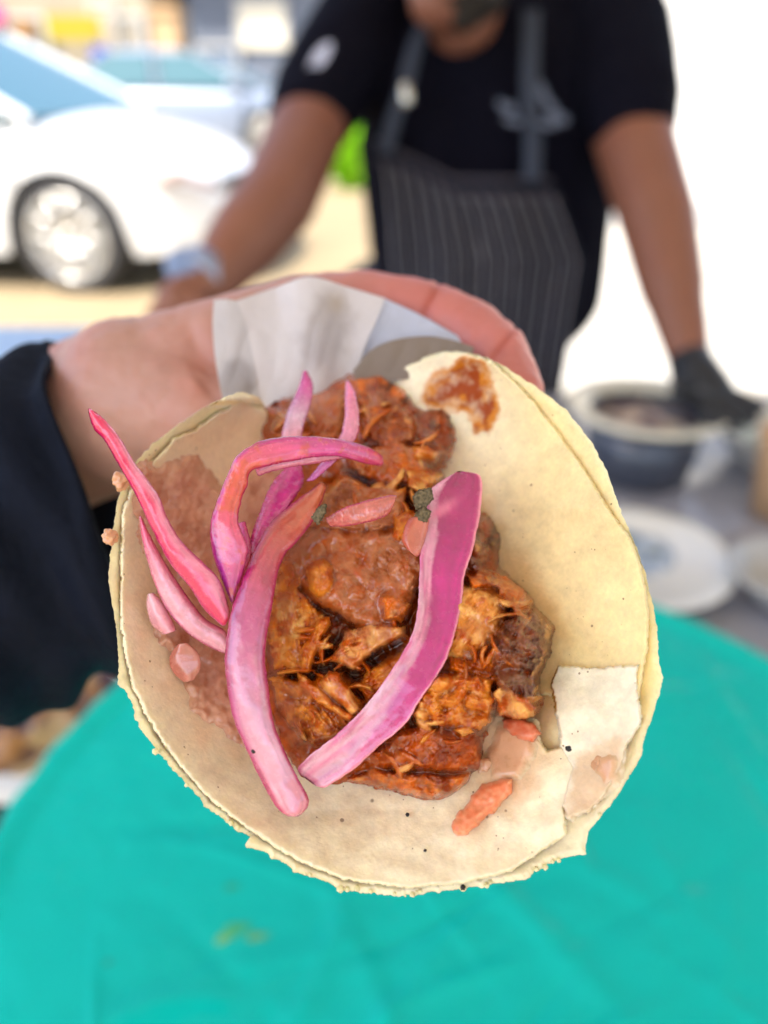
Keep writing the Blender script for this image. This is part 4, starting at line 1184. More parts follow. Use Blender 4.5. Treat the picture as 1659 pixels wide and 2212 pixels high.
def onion(Lp, Rp, depth, thick, bulge, colf, label, n=150, m=22, seed=0, name='onion_strip', grp='pickled red onion strips in the taco', edge_dark=True):
    Lc = spline(Lp, n); Rc = spline(Rp, n)
    dv = np.interp(np.linspace(0, 1, n), np.linspace(0, 1, len(depth)), depth)
    s = np.linspace(0, 1, n)
    # rounded slab section: front face, then back face
    th = np.linspace(0, 2 * np.pi, 2 * m, endpoint=False)
    c = np.cos(th); z = np.sin(th)
    cs = -np.sign(c) * np.abs(c) ** .75; zs = np.sign(z) * np.abs(z) ** .55
    S_, CC = np.meshgrid(s, cs, indexing='ij'); _, ZZ = np.meshgrid(s, zs, indexing='ij')
    endt = np.clip(np.minimum(s / .012, (1 - s) / .012), 0, 1) ** .5
    w = (CC + 1) / 2
    jag = 1.3 * fbm(S_ * 60, CC * 1.5, seed, 3) if n > 100 else .8 * fbm(S_ * 6, CC * 1.2, seed, 2)
    X = Lc[:, None, 0] * (1 - w) + Rc[:, None, 0] * w + jag; Y = Lc[:, None, 1] * (1 - w) + Rc[:, None, 1] * w + jag * .5
    cxy = (Lc + Rc) / 2
    X = cxy[:, None, 0] + (X - cxy[:, None, 0]) * (.6 + .4 * endt[:, None]); Y = cxy[:, None, 1] + (Y - cxy[:, None, 1]) * (.6 + .4 * endt[:, None])
    D = dv[:, None] - bulge * (1 - CC ** 2) - ZZ * thick / 2 * endt[:, None] + (.00018 * fbm(S_ * 14, CC * 4, seed + 2, 3) if n > 100 else .00025 * fbm(S_ * 2, CC * 1.0, seed + 2, 2))
    V = at(X, Y, D).reshape(-1, 3)
    col = colf(S_, CC, X, Y)
    wall = (np.abs(ZZ) < .6)[..., None] & (np.abs(CC) > .93)[..., None]
    stk = fbm(S_ * (4 if n > 100 else 2), CC * (9 if n > 100 else 1.2), seed + 4, 4 if n > 100 else 2)[..., None] + (.4 * (np.abs(pn(S_ * 3, CC * 22, seed + 9)) < .05)[..., None] if n > 100 else 0)
    col = col * (1 + .17 * stk + (.16 if n > 100 else .03) * fbm(S_ * 5, CC * (9 if n > 100 else 2), seed + 6, 3)[..., None])
    if n > 100:
        rimc = (ss(.74, .97, np.abs(CC)) * (.75 if edge_dark else .0))[..., None]
        col = col * (1 - rimc) + (S(168, 24, 96) * rimc)
    F = gridfaces(n, 2 * m, cv=True)
    k = len(V)
    ends = []
    V = np.vstack([V, V.reshape(n, 2 * m, 3)[0].mean(0), V.reshape(n, 2 * m, 3)[-1].mean(0)])
    f = [tuple(q) for q in F.tolist()]
    for j in range(2 * m):
        f.append((k, (j + 1) % (2 * m), j)); f.append((k + 1, (n - 1) * 2 * m + j, (n - 1) * 2 * m + (j + 1) % (2 * m)))
    cc = np.vstack([col.reshape(-1, 3), col[0].mean(0), col[-1].mean(0)])
    o = mk(name, V, f, onion_m, None, cols=cc)
    tag(o, label, 'onion strip' if name == 'onion_strip' else 'onion chip', grp)
    return o


def seg(w, stops):
    """colour ramp across or along: stops = [(pos, colour)]"""
    p = [q[0] for q in stops]; c = np.array([q[1] for q in stops])
    return np.stack([np.interp(w, p, c[:, i]) for i in range(3)], -1)


# A: front strip on the right
A_L = [(985, 1018), (927, 1062), (921, 1129), (908, 1194), (905, 1254), (901, 1323), (888, 1374), (862, 1422), (828, 1473), (789, 1525), (729, 1585), (678, 1624), (636, 1664)]
A_R = [(1000, 1017), (1040, 1033), (1036, 1116), (1021, 1190), (1004, 1245), (996, 1314), (974, 1400), (948, 1456), (914, 1503), (875, 1564), (815, 1615), (764, 1662), (694, 1707)]


def colA(s, c, x, y):
    cut = np.interp(s, [0, .08, .3, .5, .7, .85, 1], [-.85, -.6, -.45, -.35, -.1, .5, 1.2]) + .05 * fbm(s * 30, c * 2, 1, 3)
    pale = mix(S(200, 100, 146), S(222, 166, 188), np.clip(.5 + fbm(s * 9, c * 3, 2, 3), 0, 1))
    mg = seg(s, [(0, MAGD), (.12, S(172, 16, 108)), (.35, MAG), (.7, S(190, 40, 130)), (.85, S(210, 98, 150)), (1, PALE)])
    col = mix(pale, mg, ss(-.03, .03, c - cut))
    col = mix(col, S(232, 140, 165), ss(.86, .93, c))
    blob_ = np.exp(-(((x - 955) / 26) ** 2 + ((y - 1100 + (x - 955) * .6) / 12) ** 2))
    col = mix(col, S(236, 120, 165), np.clip(blob_ * 1.3, 0, 1))
    return col


onion(A_L, A_R, [.172, .168, .163, .160, .1555, .1540, .1538, .1540, .1552], .0022, -.0010, colA, 'wide bright magenta onion strip curving down the front right of the stew', seed=1, edge_dark=False)
B_L = [(690, 1040), (675, 1055), (623, 1094), (585, 1128), (550, 1188), (525, 1249), (499, 1322), (486, 1408), (488, 1472), (503, 1550), (529, 1614), (559, 1678), (593, 1739), (617, 1764)]
B_R = [(703, 1045), (701, 1068), (675, 1128), (641, 1171), (615, 1201), (598, 1249), (589, 1309), (578, 1369), (573, 1421), (580, 1481), (590, 1554), (616, 1623), (642, 1678), (668, 1730), (650, 1764)]


def colB(s, c, x, y):
    mid = seg(s, [(0, S(196, 110, 80)), (.15, S(200, 96, 76)), (.3, S(194, 76, 108)), (.45, S(186, 84, 136)), (.6, S(206, 130, 166)), (.8, S(218, 158, 182)), (1, PALE)])
    edge_l = seg(s, [(0, S(190, 80, 70)), (.3, MAG), (.5, S(150, 50, 120)), (.7, S(180, 60, 140)), (1, PINK)])
    col = mix(mid, edge_l, 1 - ss(-.95, -.45, c))
    col = mix(col, S(206, 70, 140), ss(.8, .96, c) * .7)
    col = mix(col, WHITE, ss(.2, .75, fbm(s * 12, c * 2.5, 3, 3)) * .55 * ss(.35, .55, s))
    col = mix(col, S(180, 90, 140), np.exp(-((s - .42) / .07) ** 2) * .4)
    return col


onion(B_L, B_R, [.172, .170, .164, .158, .1545, .1530, .1525, .1530, .1540, .1538], .0032, .0012, colB, 'long pink onion strip running down between the bean paste and the stew', seed=2)
C_L = [(826, 982), (790, 963), (740, 949), (690, 943), (660, 942), (618, 943), (580, 948), (551, 957), (511, 985), (491, 1025), (475, 1064), (456, 1120), (454, 1168), (462, 1207), (477, 1250), (499, 1304)]
C_R = [(829, 1008), (790, 1002), (740, 988), (713, 986), (680, 988), (650, 993), (610, 1000), (583, 1006), (543, 1018), (535, 1049), (523, 1076), (515, 1124), (527, 1160), (536, 1190), (524, 1240), (506, 1304)]


def colC(s, c, x, y):
    col = mix(seg(s, [(0, PINK), (.2, S(216, 80, 160)), (.45, S(214, 90, 120)), (.6, S(220, 84, 100)), (.8, S(216, 90, 140)), (1, S(170, 50, 150))]), S(190, 36, 130), 1 - ss(-.8, -.5, c))
    g = ss(.1, .5, fbm(x / 22, y / 22, 5.4, 3) + .9 * np.exp(-((s - .55) / .12) ** 2) - .25)
    col = mix(col, ORG, g * .6)
    col = mix(col, S(140, 40, 150), ss(.7, .85, s) * ss(-.3, -.7, c) * .7)
    return col


onion(C_L, C_R, [.178, .170, .163, .160, .159, .1575, .158, .160], .0026, .0008, colC, 'arched onion strip looping over the left part of the stew with orange sauce on it', seed=3)
# a second ply under the arch
onion([(800, 980), (740, 965), (680, 962), (620, 970), (575, 982), (548, 1000)], [(822, 1002), (760, 990), (690, 1000), (640, 1008), (590, 1018), (556, 1030)], [.178, .171, .167, .166, .165], .002, .0004,
      lambda s, c, x, y: mix(PINK, PALE, np.clip(.5 + .5 * c, 0, 1)), 'thin pale onion strip tucked under the arched one', seed=13)
onion([(512, 1130), (522, 1180), (508, 1240), (495, 1290)], [(530, 1125), (545, 1190), (530, 1240), (512, 1300)], [.168, .166, .163, .160], .002, .0004, lambda s, c, x, y: mix(S(206, 70, 150), PINK, np.clip(c, 0, 1)),
      'short pink onion strip behind the lower end of the arch', seed=14)
D_L = [(188, 884), (202, 926), (225, 951), (253, 999), (285, 1055), (305, 1096), (331, 1150), (366, 1216), (409, 1268), (443, 1319), (484, 1356)]
D_R = [(196, 881), (229, 908), (261, 947), (289, 995), (313, 1027), (345, 1074), (362, 1118), (393, 1169), (436, 1212), (475, 1255), (500, 1330)]


def colD(s, c, x, y):
    col = mix(HOT, S(234, 150, 180), ss(-.2, .5, c + .3 * fbm(s * 10, c, 6, 3)) * ss(.05, .3, s) * .8)
    return mix(col, S(214, 30, 110), (1 - ss(-.9, -.5, c)) * .6)


onion(D_L, D_R, [.158, .1575, .157, .1565, .156, .157, .158], .0024, .0010, colD, 'hot pink onion strip whose pointed tip sticks out past the left rim', seed=4)
E_L = [(299, 1116), (305, 1160), (313, 1195), (332, 1257), (361, 1318), (404, 1367), (452, 1398), (488, 1414)]
E_R = [(305, 1112), (322, 1150), (338, 1180), (368, 1232), (402, 1283), (443, 1335), (486, 1362), (494, 1390)]
onion(E_L, E_R, [.160, .1595, .160, .161, .162, .163], .0026, .0010, lambda s, c, x, y: mix(mix(S(214, 60, 120), S(228, 160, 180), ss(-.1, .6, s)), HOT, ss(.4, .9, c) * .6),
      'pink and white onion strip directly under the pointed hot pink one', seed=5)
onion([(318, 1283), (316, 1310), (328, 1350), (352, 1372)], [(332, 1280), (352, 1300), (368, 1330), (382, 1362)], [.163, .1625, .163], .003, .0012, lambda s, c, x, y: mix(S(226, 150, 165), WHITE, np.clip(.6 - .6 * s, 0, 1)),
      'small whitish onion chip on the bean paste near the left rim', n=80, seed=6, name='onion_chip', grp=None)
onion([(382, 1392), (366, 1420), (372, 1450), (396, 1474)], [(405, 1388), (428, 1410), (434, 1440), (418, 1470)], [.1640, .1636, .1640], .0016, .0006, lambda s, c, x, y: mix(S(198, 118, 106), S(208, 140, 124), np.clip(.5 + .5 * c, 0, 1)),
      'translucent pink onion chip pressed into the bean paste', n=80, seed=16, name='onion_chip', grp=None)
onion([(655, 800), (642, 842), (622, 886), (606, 941), (600, 965)], [(663, 800), (676, 830), (672, 870), (658, 915), (650, 965)], [.196, .192, .186, .180, .177], .002, .0008,
      lambda s, c, x, y: seg(s, [(0, MAG), (.3, S(200, 80, 160)), (.6, S(214, 170, 200)), (1, PALE)]), 'upright onion strip with a purple tip against the white paper', seed=7)
onion([(747, 822), (744, 860), (744, 900), (733, 944), (700, 990), (660, 1040)], [(754, 822), (768, 850), (776, 901), (770, 945), (722, 1000), (680, 1038)], [.190, .184, .178, .174, .171, .171], .002, .0006,
      lambda s, c, x, y: seg(s, [(0, S(226, 110, 160)), (.4, S(226, 140, 170)), (1, S(200, 100, 180))]), 'thin pale pink onion strip rising from the middle of the far stew', seed=8)
onion([(626, 1000), (587, 1044), (561, 1104), (539, 1168), (535, 1200)], [(650, 996), (656, 1040), (634, 1080), (600, 1130), (560, 1196)], [.176, .174, .171, .168, .166], .002, .0008,
      lambda s, c, x, y: mix(S(186, 30, 120), S(214, 70, 150), np.clip(.5 + .6 * c, 0, 1)), 'broad deep magenta onion strip behind the arch and the long strip', seed=9)
onion([(702, 1120), (745, 1096), (795, 1080), (840, 1070), (858, 1070)], [(712, 1138), (748, 1137), (796, 1128), (832, 1116), (848, 1098)], [.165, .1605, .160, .1615], .002, .0006,
      lambda s, c, x, y: mix(S(190, 100, 90), S(204, 116, 112), np.clip(.5 + .5 * c, 0, 1)), 'short translucent pink onion strip lying across the top of the milky chunk', seed=10)
onion([(905, 1110), (880, 1125), (868, 1165), (878, 1185)], [(930, 1100), (925, 1140), (912, 1190), (900, 1205)], [.1655, .164, .163], .0025, .0008,
      lambda s, c, x, y: mix(S(188, 92, 66), S(204, 118, 104), np.clip(.5 + .5 * c, 0, 1)), 'sauce stained onion strip at the left edge of the wide magenta one', n=60, seed=11)

# carrot shred
car_m = material('pickled_carrot', attr=True, rough=.4, sss=.4, sss_scale=.003, sss_rad=(1, .5, .3), coat=.3, var=.08, var_scale=300, bump=.3, bump_scale=400, bump_dist=.0006)
o = patch('carrot_shred', [(978, 1786), (988, 1760), (1004, 1742), (1025, 1715), (1042, 1695), (1077, 1684), (1106, 1682), (1105, 1710), (1080, 1742), (1050, 1765), (1030, 1782), (1008, 1804), (985, 1802)], lambda x, y: tort(x, y) - .0030, .0036, 17, car_m,
          lambda x, y, t, s: mix(S(232, 128, 84), S(238, 158, 118), np.clip(.5 + fbm(x / 14, y / 14, 3, 3), 0, 1)), None, rag=4, rag_s=16, seed=90, surf=lambda x, y, t: .0004 * fbm(x / 24, y / 24, 4, 2))
tag(o, 'salmon orange shred of carrot lying on the near rim of the tortilla', 'carrot')
o = patch('carrot_shred', [(1085, 1556), (1120, 1550), (1150, 1562), (1165, 1585), (1150, 1602), (1120, 1596), (1095, 1580)], lambda x, y: tort(x, y) - .0034, .003, 14, car_m, lambda x, y, t, s: mix(S(210, 100, 60), S(220, 140, 110), np.clip(.5 + fbm(x / 14, y / 14, 3, 3), 0, 1)), None, rag=3, seed=91)
tag(o, 'small pinkish carrot scrap below the dark chunk at the right of the stew', 'carrot')

# herb flakes and pepper grains
herb_m = material('dried_herb', attr=True, rough=.7, var=.3, var_scale=900, bump=.6, bump_scale=1200, bump_dist=.0004)
for (poly, d_, lab) in (([(895, 1075), (905, 1062), (930, 1058), (932, 1078), (918, 1096), (900, 1098)], .1640, 'grey green herb flake on the head of the wide magenta onion, upper one'),
                        ([(900, 1112), (915, 1098), (928, 1108), (922, 1126), (904, 1124)], .1630, 'grey green herb flake on the head of the wide magenta onion, lower one'),
                        ([(676, 1118), (690, 1098), (702, 1092), (700, 1108), (688, 1130)], .1610, 'narrow olive herb flake beside the short pink onion')):
    o = patch('herb_flake', poly, lambda x, y, d_=d_: np.full(x.shape, d_) + .0003 * fbm(x / 8, y / 8, 1, 3), .0004, 3, herb_m, lambda x, y, t, s: mix(S(78, 70, 48), S(118, 104, 78), np.clip(.5 + fbm(x / 6, y / 6, 3, 3), 0, 1)), None, step=1.5, rag=2, rag_s=5, seed=95)
    tag(o, lab, 'herb flake')
pep = material('black_pepper', (0.012, .010, .014), rough=.5)
grains = [(548, 1622, .0005, .1513, 'black pepper grain near the lower end of the long pink onion'), (1228, 1617, .0006, .1520, 'black pepper grain on the crack of the torn tortilla flake'),
          (880, 1760, .0004, .1600, 'dark speck on the near tortilla below the stew'), (918, 1837, .0003, .1540, 'tiny dark speck near the bottom rim'), (1000, 1917, .0005, .1512, 'brown toasted speck on the bottom rim')]
for (x_, y_, r_, d_, lab) in grains:
    v, f = crumb(x_, y_, r_, None, d0=d_ - .0004)
    tag(mk('pepper_grain', v, f, pep, None), lab, 'pepper grain')
its = []
for k in range(70):
    x_, y_ = rng.uniform(600, 1160), rng.uniform(900, 1700)
    if sdf(MO, np.array([x_]), np.array([y_]))[0] < 20: continue
    its.append((x_, y_, rng.uniform(.00014, .0003), None, 'x', None, stew_d(x_, y_)))
V, F, b = [], [], 0
for (x_, y_, r_, _, _, _, d_) in its:
    v, f = crumb(x_, y_, r_, None, d0=d_); V.append(v); F.append(f + b); b += len(v)
o = mk('spice_grains', np.vstack(V), np.vstack(F), pep, stewo); o['kind'] = 'stuff'

# ------------------------------------------------------------------ paper wrapper
paper_m = material('white_food_paper', attr=True, rough=.75, var=.03, var_scale=120, bump=.3, bump_scale=220, bump_dist=.0006, transl=.4)
PW = S(232, 229, 233); PWD = S(186, 178, 184); PWS = S(170, 165, 160)


def quadsheet(rows, n=60, m=60, colf=None, thick=.00012):
    """rows: list of rows of (x, y, d) control points -> smooth sheet"""
    r = np.array([spline(np.array(q, float), m) for q in rows])
    out = np.array([spline(r[:, j], n) for j in range(m)])
    out = out.transpose(1, 0, 2)
    X, Y, D = out[..., 0], out[..., 1], out[..., 2]
    D = D + .0003 * fbm(X / 60, Y / 60, 3.3, 3) - .0011 * np.abs(pn(X / 48 + Y / 200, Y / 110, 8.3))
    fr = at(X, Y, D).reshape(-1, 3); bk = at(X, Y, D + thick).reshape(-1, 3)
    F = gridfaces(n, m)
    col = colf(X, Y).reshape(-1, 3)
    N = n * m
    per = [i * m for i in range(n)] + [(n - 1) * m + j for j in range(1, m)] + [i * m + m - 1 for i in range(n - 2, -1, -1)] + [j for j in range(m - 2, 0, -1)]
    side = np.array([(per[k], per[(k + 1) % len(per)], per[(k + 1) % len(per)] + N, per[k] + N) for k in range(len(per))])
    return np.vstack([fr, bk]), np.vstack([F, F[:, ::-1] + N, side]), np.vstack([col, col])


def papercol(x, y):
    c = PW[None, None] * np.ones(x.shape + (1,))
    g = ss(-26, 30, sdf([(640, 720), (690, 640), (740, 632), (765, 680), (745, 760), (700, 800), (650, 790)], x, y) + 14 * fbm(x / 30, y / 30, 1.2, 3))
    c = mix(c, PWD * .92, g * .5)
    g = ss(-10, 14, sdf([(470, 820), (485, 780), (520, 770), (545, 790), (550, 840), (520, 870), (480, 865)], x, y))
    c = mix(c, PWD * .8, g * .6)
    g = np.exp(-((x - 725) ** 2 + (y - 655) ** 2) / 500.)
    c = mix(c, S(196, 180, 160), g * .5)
    g = ss(20, -16, y - (855 + 12 * fbm(x / 30, x * 0 + 1, 2, 3))) * 0
    return c


wrap = empty('paper_wrapper', P(720, 800, .215))
tag(wrap, 'white food paper folded behind the taco, between it and the palm', 'food paper')
# left curl, its shade painted in as a darker paper tone
v, f, c = quadsheet([[(462, 648, .2105), (459, 700, .209), (464, 770, .209), (478, 850, .211), (490, 900, .213)],
                     [(488, 646, .2090), (492, 700, .2075), (498, 770, .2075), (510, 850, .2095), (520, 900, .212)],
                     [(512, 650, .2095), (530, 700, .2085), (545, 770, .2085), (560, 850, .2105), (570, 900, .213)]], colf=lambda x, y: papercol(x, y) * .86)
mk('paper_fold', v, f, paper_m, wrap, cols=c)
v, f, c = quadsheet([[(510, 650, .2096), (528, 700, .2086), (545, 770, .2086), (562, 860, .2106), (570, 920, .213)],
                     [(590, 622, .2140), (595, 700, .2105), (600, 780, .2085), (606, 870, .2095), (615, 930, .212)],
                     [(668, 598, .2100), (672, 680, .2072), (680, 760, .2062), (680, 860, .2080), (680, 930, .211)],
                     [(752, 620, .2140), (748, 690, .2120), (744, 760, .2110), (735, 850, .2110), (730, 930, .212)],
                     [(832, 644, .2135), (815, 690, .2105), (790, 745, .2100), (765, 830, .2100), (760, 930, .211)]], 90, 90, papercol)
mk('paper_sheet', v, f, paper_m, wrap, cols=c)
v, f, c = quadsheet([[(831, 645, .2136), (808, 700, .2110), (782, 750, .2103), (762, 810, .2103), (758, 880, .2115)],
                     [(900, 676, .2125), (870, 705, .2120), (845, 735, .2115), (810, 790, .2125), (800, 880, .213)],
                     [(965, 712, .2110), (950, 716, .2108), (925, 726, .2105), (900, 790, .212), (890, 880, .213)],
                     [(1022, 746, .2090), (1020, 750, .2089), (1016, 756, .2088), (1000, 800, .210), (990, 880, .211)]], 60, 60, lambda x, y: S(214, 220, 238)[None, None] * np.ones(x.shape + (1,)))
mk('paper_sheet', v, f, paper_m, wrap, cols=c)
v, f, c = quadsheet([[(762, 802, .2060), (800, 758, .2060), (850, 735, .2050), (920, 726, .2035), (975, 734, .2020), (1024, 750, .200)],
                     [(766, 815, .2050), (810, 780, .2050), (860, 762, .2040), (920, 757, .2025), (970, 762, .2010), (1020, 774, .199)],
                     [(775, 850, .2050), (820, 830, .2040), (870, 820, .2030), (920, 815, .2015), (970, 815, .200), (1020, 820, .198)]], 40, 70, lambda x, y: S(158, 144, 134)[None, None] * np.ones(x.shape + (1,)))  # inner curl of the white paper, shade painted in as grey
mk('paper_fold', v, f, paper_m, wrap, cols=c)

# ------------------------------------------------------------------ the hand holding the taco
skin_m = material('pink_skin', attr=True, rough=.48, sss=.30, sss_scale=.006, sss_rad=(1, .35, .2), var=.06, var_scale=90, bump=.35, bump_scale=520, bump_dist=.0004, bump2=[(.3, 60, .0015)])
SK = S(180, 138, 128); SKP = S(188, 112, 106); SKR = S(176, 84, 74)
hand_holder = empty('person', P(100, 950, .27))
tag(hand_holder, 'person in a black jacket whose pale left hand holds the taco', 'person')
H = lambda x, y, d: P(x, y, d)
fing = [
    # index
    (H(330, 845, .246), .0235, H(650, 695, .236), .0140), (H(650, 695, .236), .0142, H(790, 672, .232), .0122), (H(790, 672, .232), .0122, H(930, 692, .226), .0112),
    (H(930, 692, .226), .0110, H(1010, 722, .220), .0102), (H(1010, 722, .220), .0102, H(1072, 772, .213), .0096), (H(1072, 772, .213), .0095, H(1108, 850, .204), .0084), (H(1108, 850, .204), .0084, H(1112, 890, .200), .0072),
    # middle
    (H(350, 880, .252), .024, H(660, 800, .250), .0145), (H(660, 800, .250), .0140, H(940, 810, .243), .0110), (H(940, 810, .243), .0108, H(1090, 880, .228), .0096), (H(1090, 880, .228), .0094, H(1130, 990, .212), .0080),
    # ring
    (H(350, 920, .256), .024, H(660, 910, .256), .0140), (H(660, 910, .256), .0135, H(930, 940, .248), .0104), (H(930, 940, .248), .0102, H(1080, 1010, .232), .0090), (H(1080, 1010, .232), .0088, H(1120, 1110, .216), .0076),
    # little
    (H(340, 950, .256), .022, H(650, 1010, .256), .0125), (H(650, 1010, .256), .0115, H(880, 1060, .246), .0088), (H(880, 1060, .246), .0086, H(1000, 1120, .230), .0078), (H(1000, 1120, .230), .0076, H(1030, 1200, .218), .0066),
    # thumb
    (H(300, 860, .240), .0225, H(440, 900, .228), .0155), (H(440, 900, .228), .0150, H(560, 930, .222), .0118), (H(560, 930, .222), .0116, H(640, 960, .224), .0090),
    # wrist and forearm
    (H(300, 880, .250), .0275, H(215, 900, .256), .0270), (H(215, 900, .256), .0265, H(60, 980, .270), .0255), (H(60, 980, .264), .0255, H(-350, 1180, .280), .029),
]
ells = [(H(292, 880, .246), (Vector((.0262, 0, 0)), Vector((0, .026, 0)), Vector((0, 0, .0285))))]


def hand_warp(v, nr):
    x, y, d = proj(v)
    h = .00035 * fbm(v[:, 0] * 220, v[:, 1] * 220, v[:, 2] * 220, 3)
    for (cx, cy, ang, wd, ln, dep) in ((928, 650, 118, 7, 55, .0013), (940, 655, 118, 5, 40, .0005), (1088, 742, 128, 6, 45, .0010), (436, 770, 62, 22, 85, .0016), (560, 740, 70, 16, 60, .0008), (452, 840, 48, 9, 60, .0007)):
        a = math.radians(ang); u = (x - cx) * math.cos(a) + (y - cy) * math.sin(a); w = -(x - cx) * math.sin(a) + (y - cy) * math.cos(a)
        h = h - dep * np.exp(-(w / wd) ** 2 - (u / ln) ** 4)
    for k in range(7):      # fine parallel skin folds at the base of the palm
        w = (x - 380 - k * 13) * .35 + (y - 1000 + k * 3 + .0022 * (x - 380) ** 2) * .93
        h = h - .00018 * np.exp(-(w / 3.0) ** 2) * np.exp(-((x - 420) / 90) ** 2)
    return v + nr * h[:, None]


def hand_col(v, nr):
    x, y, d = proj(v)
    t = ss(560, 900, x)
    c = mix(SK, SKP, t)
    bl = .5 + .5 * fbm(v[:, 0] * 60, v[:, 1] * 60, v[:, 2] * 60, 3)
    c = mix(c, SKP, np.clip(bl - .35, 0, 1) * .55)
    c = mix(c, S(196, 130, 116), np.exp(-((x - 440) / 60) ** 2 - ((y - 790) / 90) ** 2) * .6)
    for (cx, cy, ang, wd, ln) in ((928, 650, 118, 9, 60), (1088, 742, 128, 8, 48)):
        a = math.radians(ang); u = (x - cx) * math.cos(a) + (y - cy) * math.sin(a); w = -(x - cx) * math.sin(a) + (y - cy) * math.cos(a)
        c = mix(c, SKR, np.exp(-(w / wd) ** 2 - (u / ln) ** 4) * .8)
    return c


blob('hand', fing, ells, .0011, 9, skin_m, hand_holder, hand_warp, hand_col)
# nail on the index finger side stays out of view; sleeve
jack = material('black_jacket', (0.004, 0.007, 0.018), rough=.7, var=.25, var_scale=60, bump=.6, bump_scale=180, bump_dist=.002, spec=.12)
# sleeve as a tube open at the cuff
a0 = P(190, 985, .262); a1 = P(-600, 1260, .253)
ax = (a1 - a0).normalized()
e1 = (P(205, 700, .262) - P(250, 1330, .268)); e1 = (e1 - ax * e1.dot(ax)).normalized(); e2 = ax.cross(e1)
ns, nk = 90, 96
vv, = [[]]
topp, botp = P(214, 704, .236), P(278, 1400, .262)
for layer, dr in ((0, 0.0), (1, -.003)):
    for i in range(ns):
        t = i / (ns - 1)
        for k in range(nk):
            q = 2 * math.pi * k / nk
            c0 = (topp + botp) / 2; r1 = (topp - botp).length / 2
            cen_ = c0 + (a1 - a0) * t
            rr = r1 * (1 + .18 * t) + dr
            fold = .0026 * math.sin(t * 38 + 2.2 * math.sin(q * 2) + q) * (1 - .3 * t) + .006 * mnoise.noise(Vector((math.cos(q) * 1.6, math.sin(q) * 1.6, t * 7)))
            if i < 3: fold += .0010
            p = cen_ + e1 * math.cos(q) * (rr + fold) + e2 * math.sin(q) * (.035 + .012 * t + dr + fold)
            vv.append(tuple(p))
F1 = gridfaces(ns, nk, cv=True); F2 = F1[:, ::-1] + ns * nk
k_ = np.arange(nk); rimf = np.stack([k_, (k_ + 1) % nk, (k_ + 1) % nk + ns * nk, k_ + ns * nk], -1)
sl = mk('sleeve', np.array(vv), np.vstack([F1, F2, rimf]), jack, hand_holder)
sl['label'] = 'wide black jacket sleeve'

# ------------------------------------------------------------------ the cook
cook = empty('person', (0.0, 1.5, 0.0))
tag(cook, 'cook in a black t-shirt and striped dark apron leaning on the stall table', 'person')
skin2 = material('tan_skin', attr=True, rough=.5, sss=.15, sss_scale=.01, sss_rad=(1, .4, .25), var=.06, var_scale=20)
SC = S(130, 82, 64)
shirt = material('black_cotton', (0.004, 0.004, 0.010), rough=.9, bump=.3, bump_scale=60, bump_dist=.004, spec=.08)
apr = material('striped_apron', attr=True, rough=.85, bump=.2, bump_scale=200, bump_dist=.002, spec=.25)
K = lambda x, y, d: P(x, y, d)
VX, VY, VZ = Vector((1, 0, 0)), Vector((0, 1, 0)), Vector((0, 0, 1))
caps = [
    (K(1000, 60, 1.22), .062, K(1010, -40, 1.19), .060),
    (K(780, 110, 1.27), .050, K(675, 262, 1.17), .056), (K(675, 262, 1.17), .056, K(600, 430, 1.07), .055), (K(600, 430, 1.07), .055, K(535, 510, 1.02), .050), (K(535, 510, 1.02), .050, K(455, 610, .98), .034),
    (K(1310, 150, 1.27), .050, K(1370, 300, 1.18), .060), (K(1370, 300, 1.18), .060, K(1420, 470, 1.12), .055), (K(1420, 470, 1.12), .055, K(1452, 620, 1.08), .045), (K(1452, 620, 1.08), .043, K(1490, 780, 1.04), .028),
    # right hand of the cook resting on the cooler: palm and fingers
    (K(425, 620, .975), .027, K(385, 655, .955), .030), (K(385, 650, .955), .013, K(330, 678, .935), .010), (K(392, 662, .95), .013, K(345, 700, .925), .010), (K(400, 672, .95), .013, K(365, 715, .922), .010), (K(410, 680, .95), .012, K(385, 722, .925), .009),
    (K(420, 640, .95), .013, K(440, 690, .925), .010),
]
# head: skull, jaw, nose, ears
hc = K(975, -110, 1.13)
ells = [(hc, (VX * .076, VY * .095, VZ * .105)), (K(962, 2, 1.10), (VX * .052, VY * .052, VZ * .040)), (K(962, -75, 1.035), (VX * .013, VY * .02, VZ * .022)),
        (hc + Vector((-.078, .01, -.01)), (VX * .012, VY * .02, VZ * .032)), (hc + Vector((.078, .01, -.01)), (VX * .012, VY * .02, VZ * .032)),
        (K(1030, 120, 1.32), (VX * .16, VY * .09, VZ * .16)), (K(1040, 500, 1.42), (VX * .15, VY * .1, VZ * .22))]


def cook_col(v, nr):
    x, y, d = proj(v)
    c = SC[None] * np.ones((len(v), 1))
    c = mix(c, S(130, 74, 52), np.clip(.4 * fbm(v[:, 0] * 14, v[:, 1] * 14, v[:, 2] * 14, 3), 0, .5))
    return c


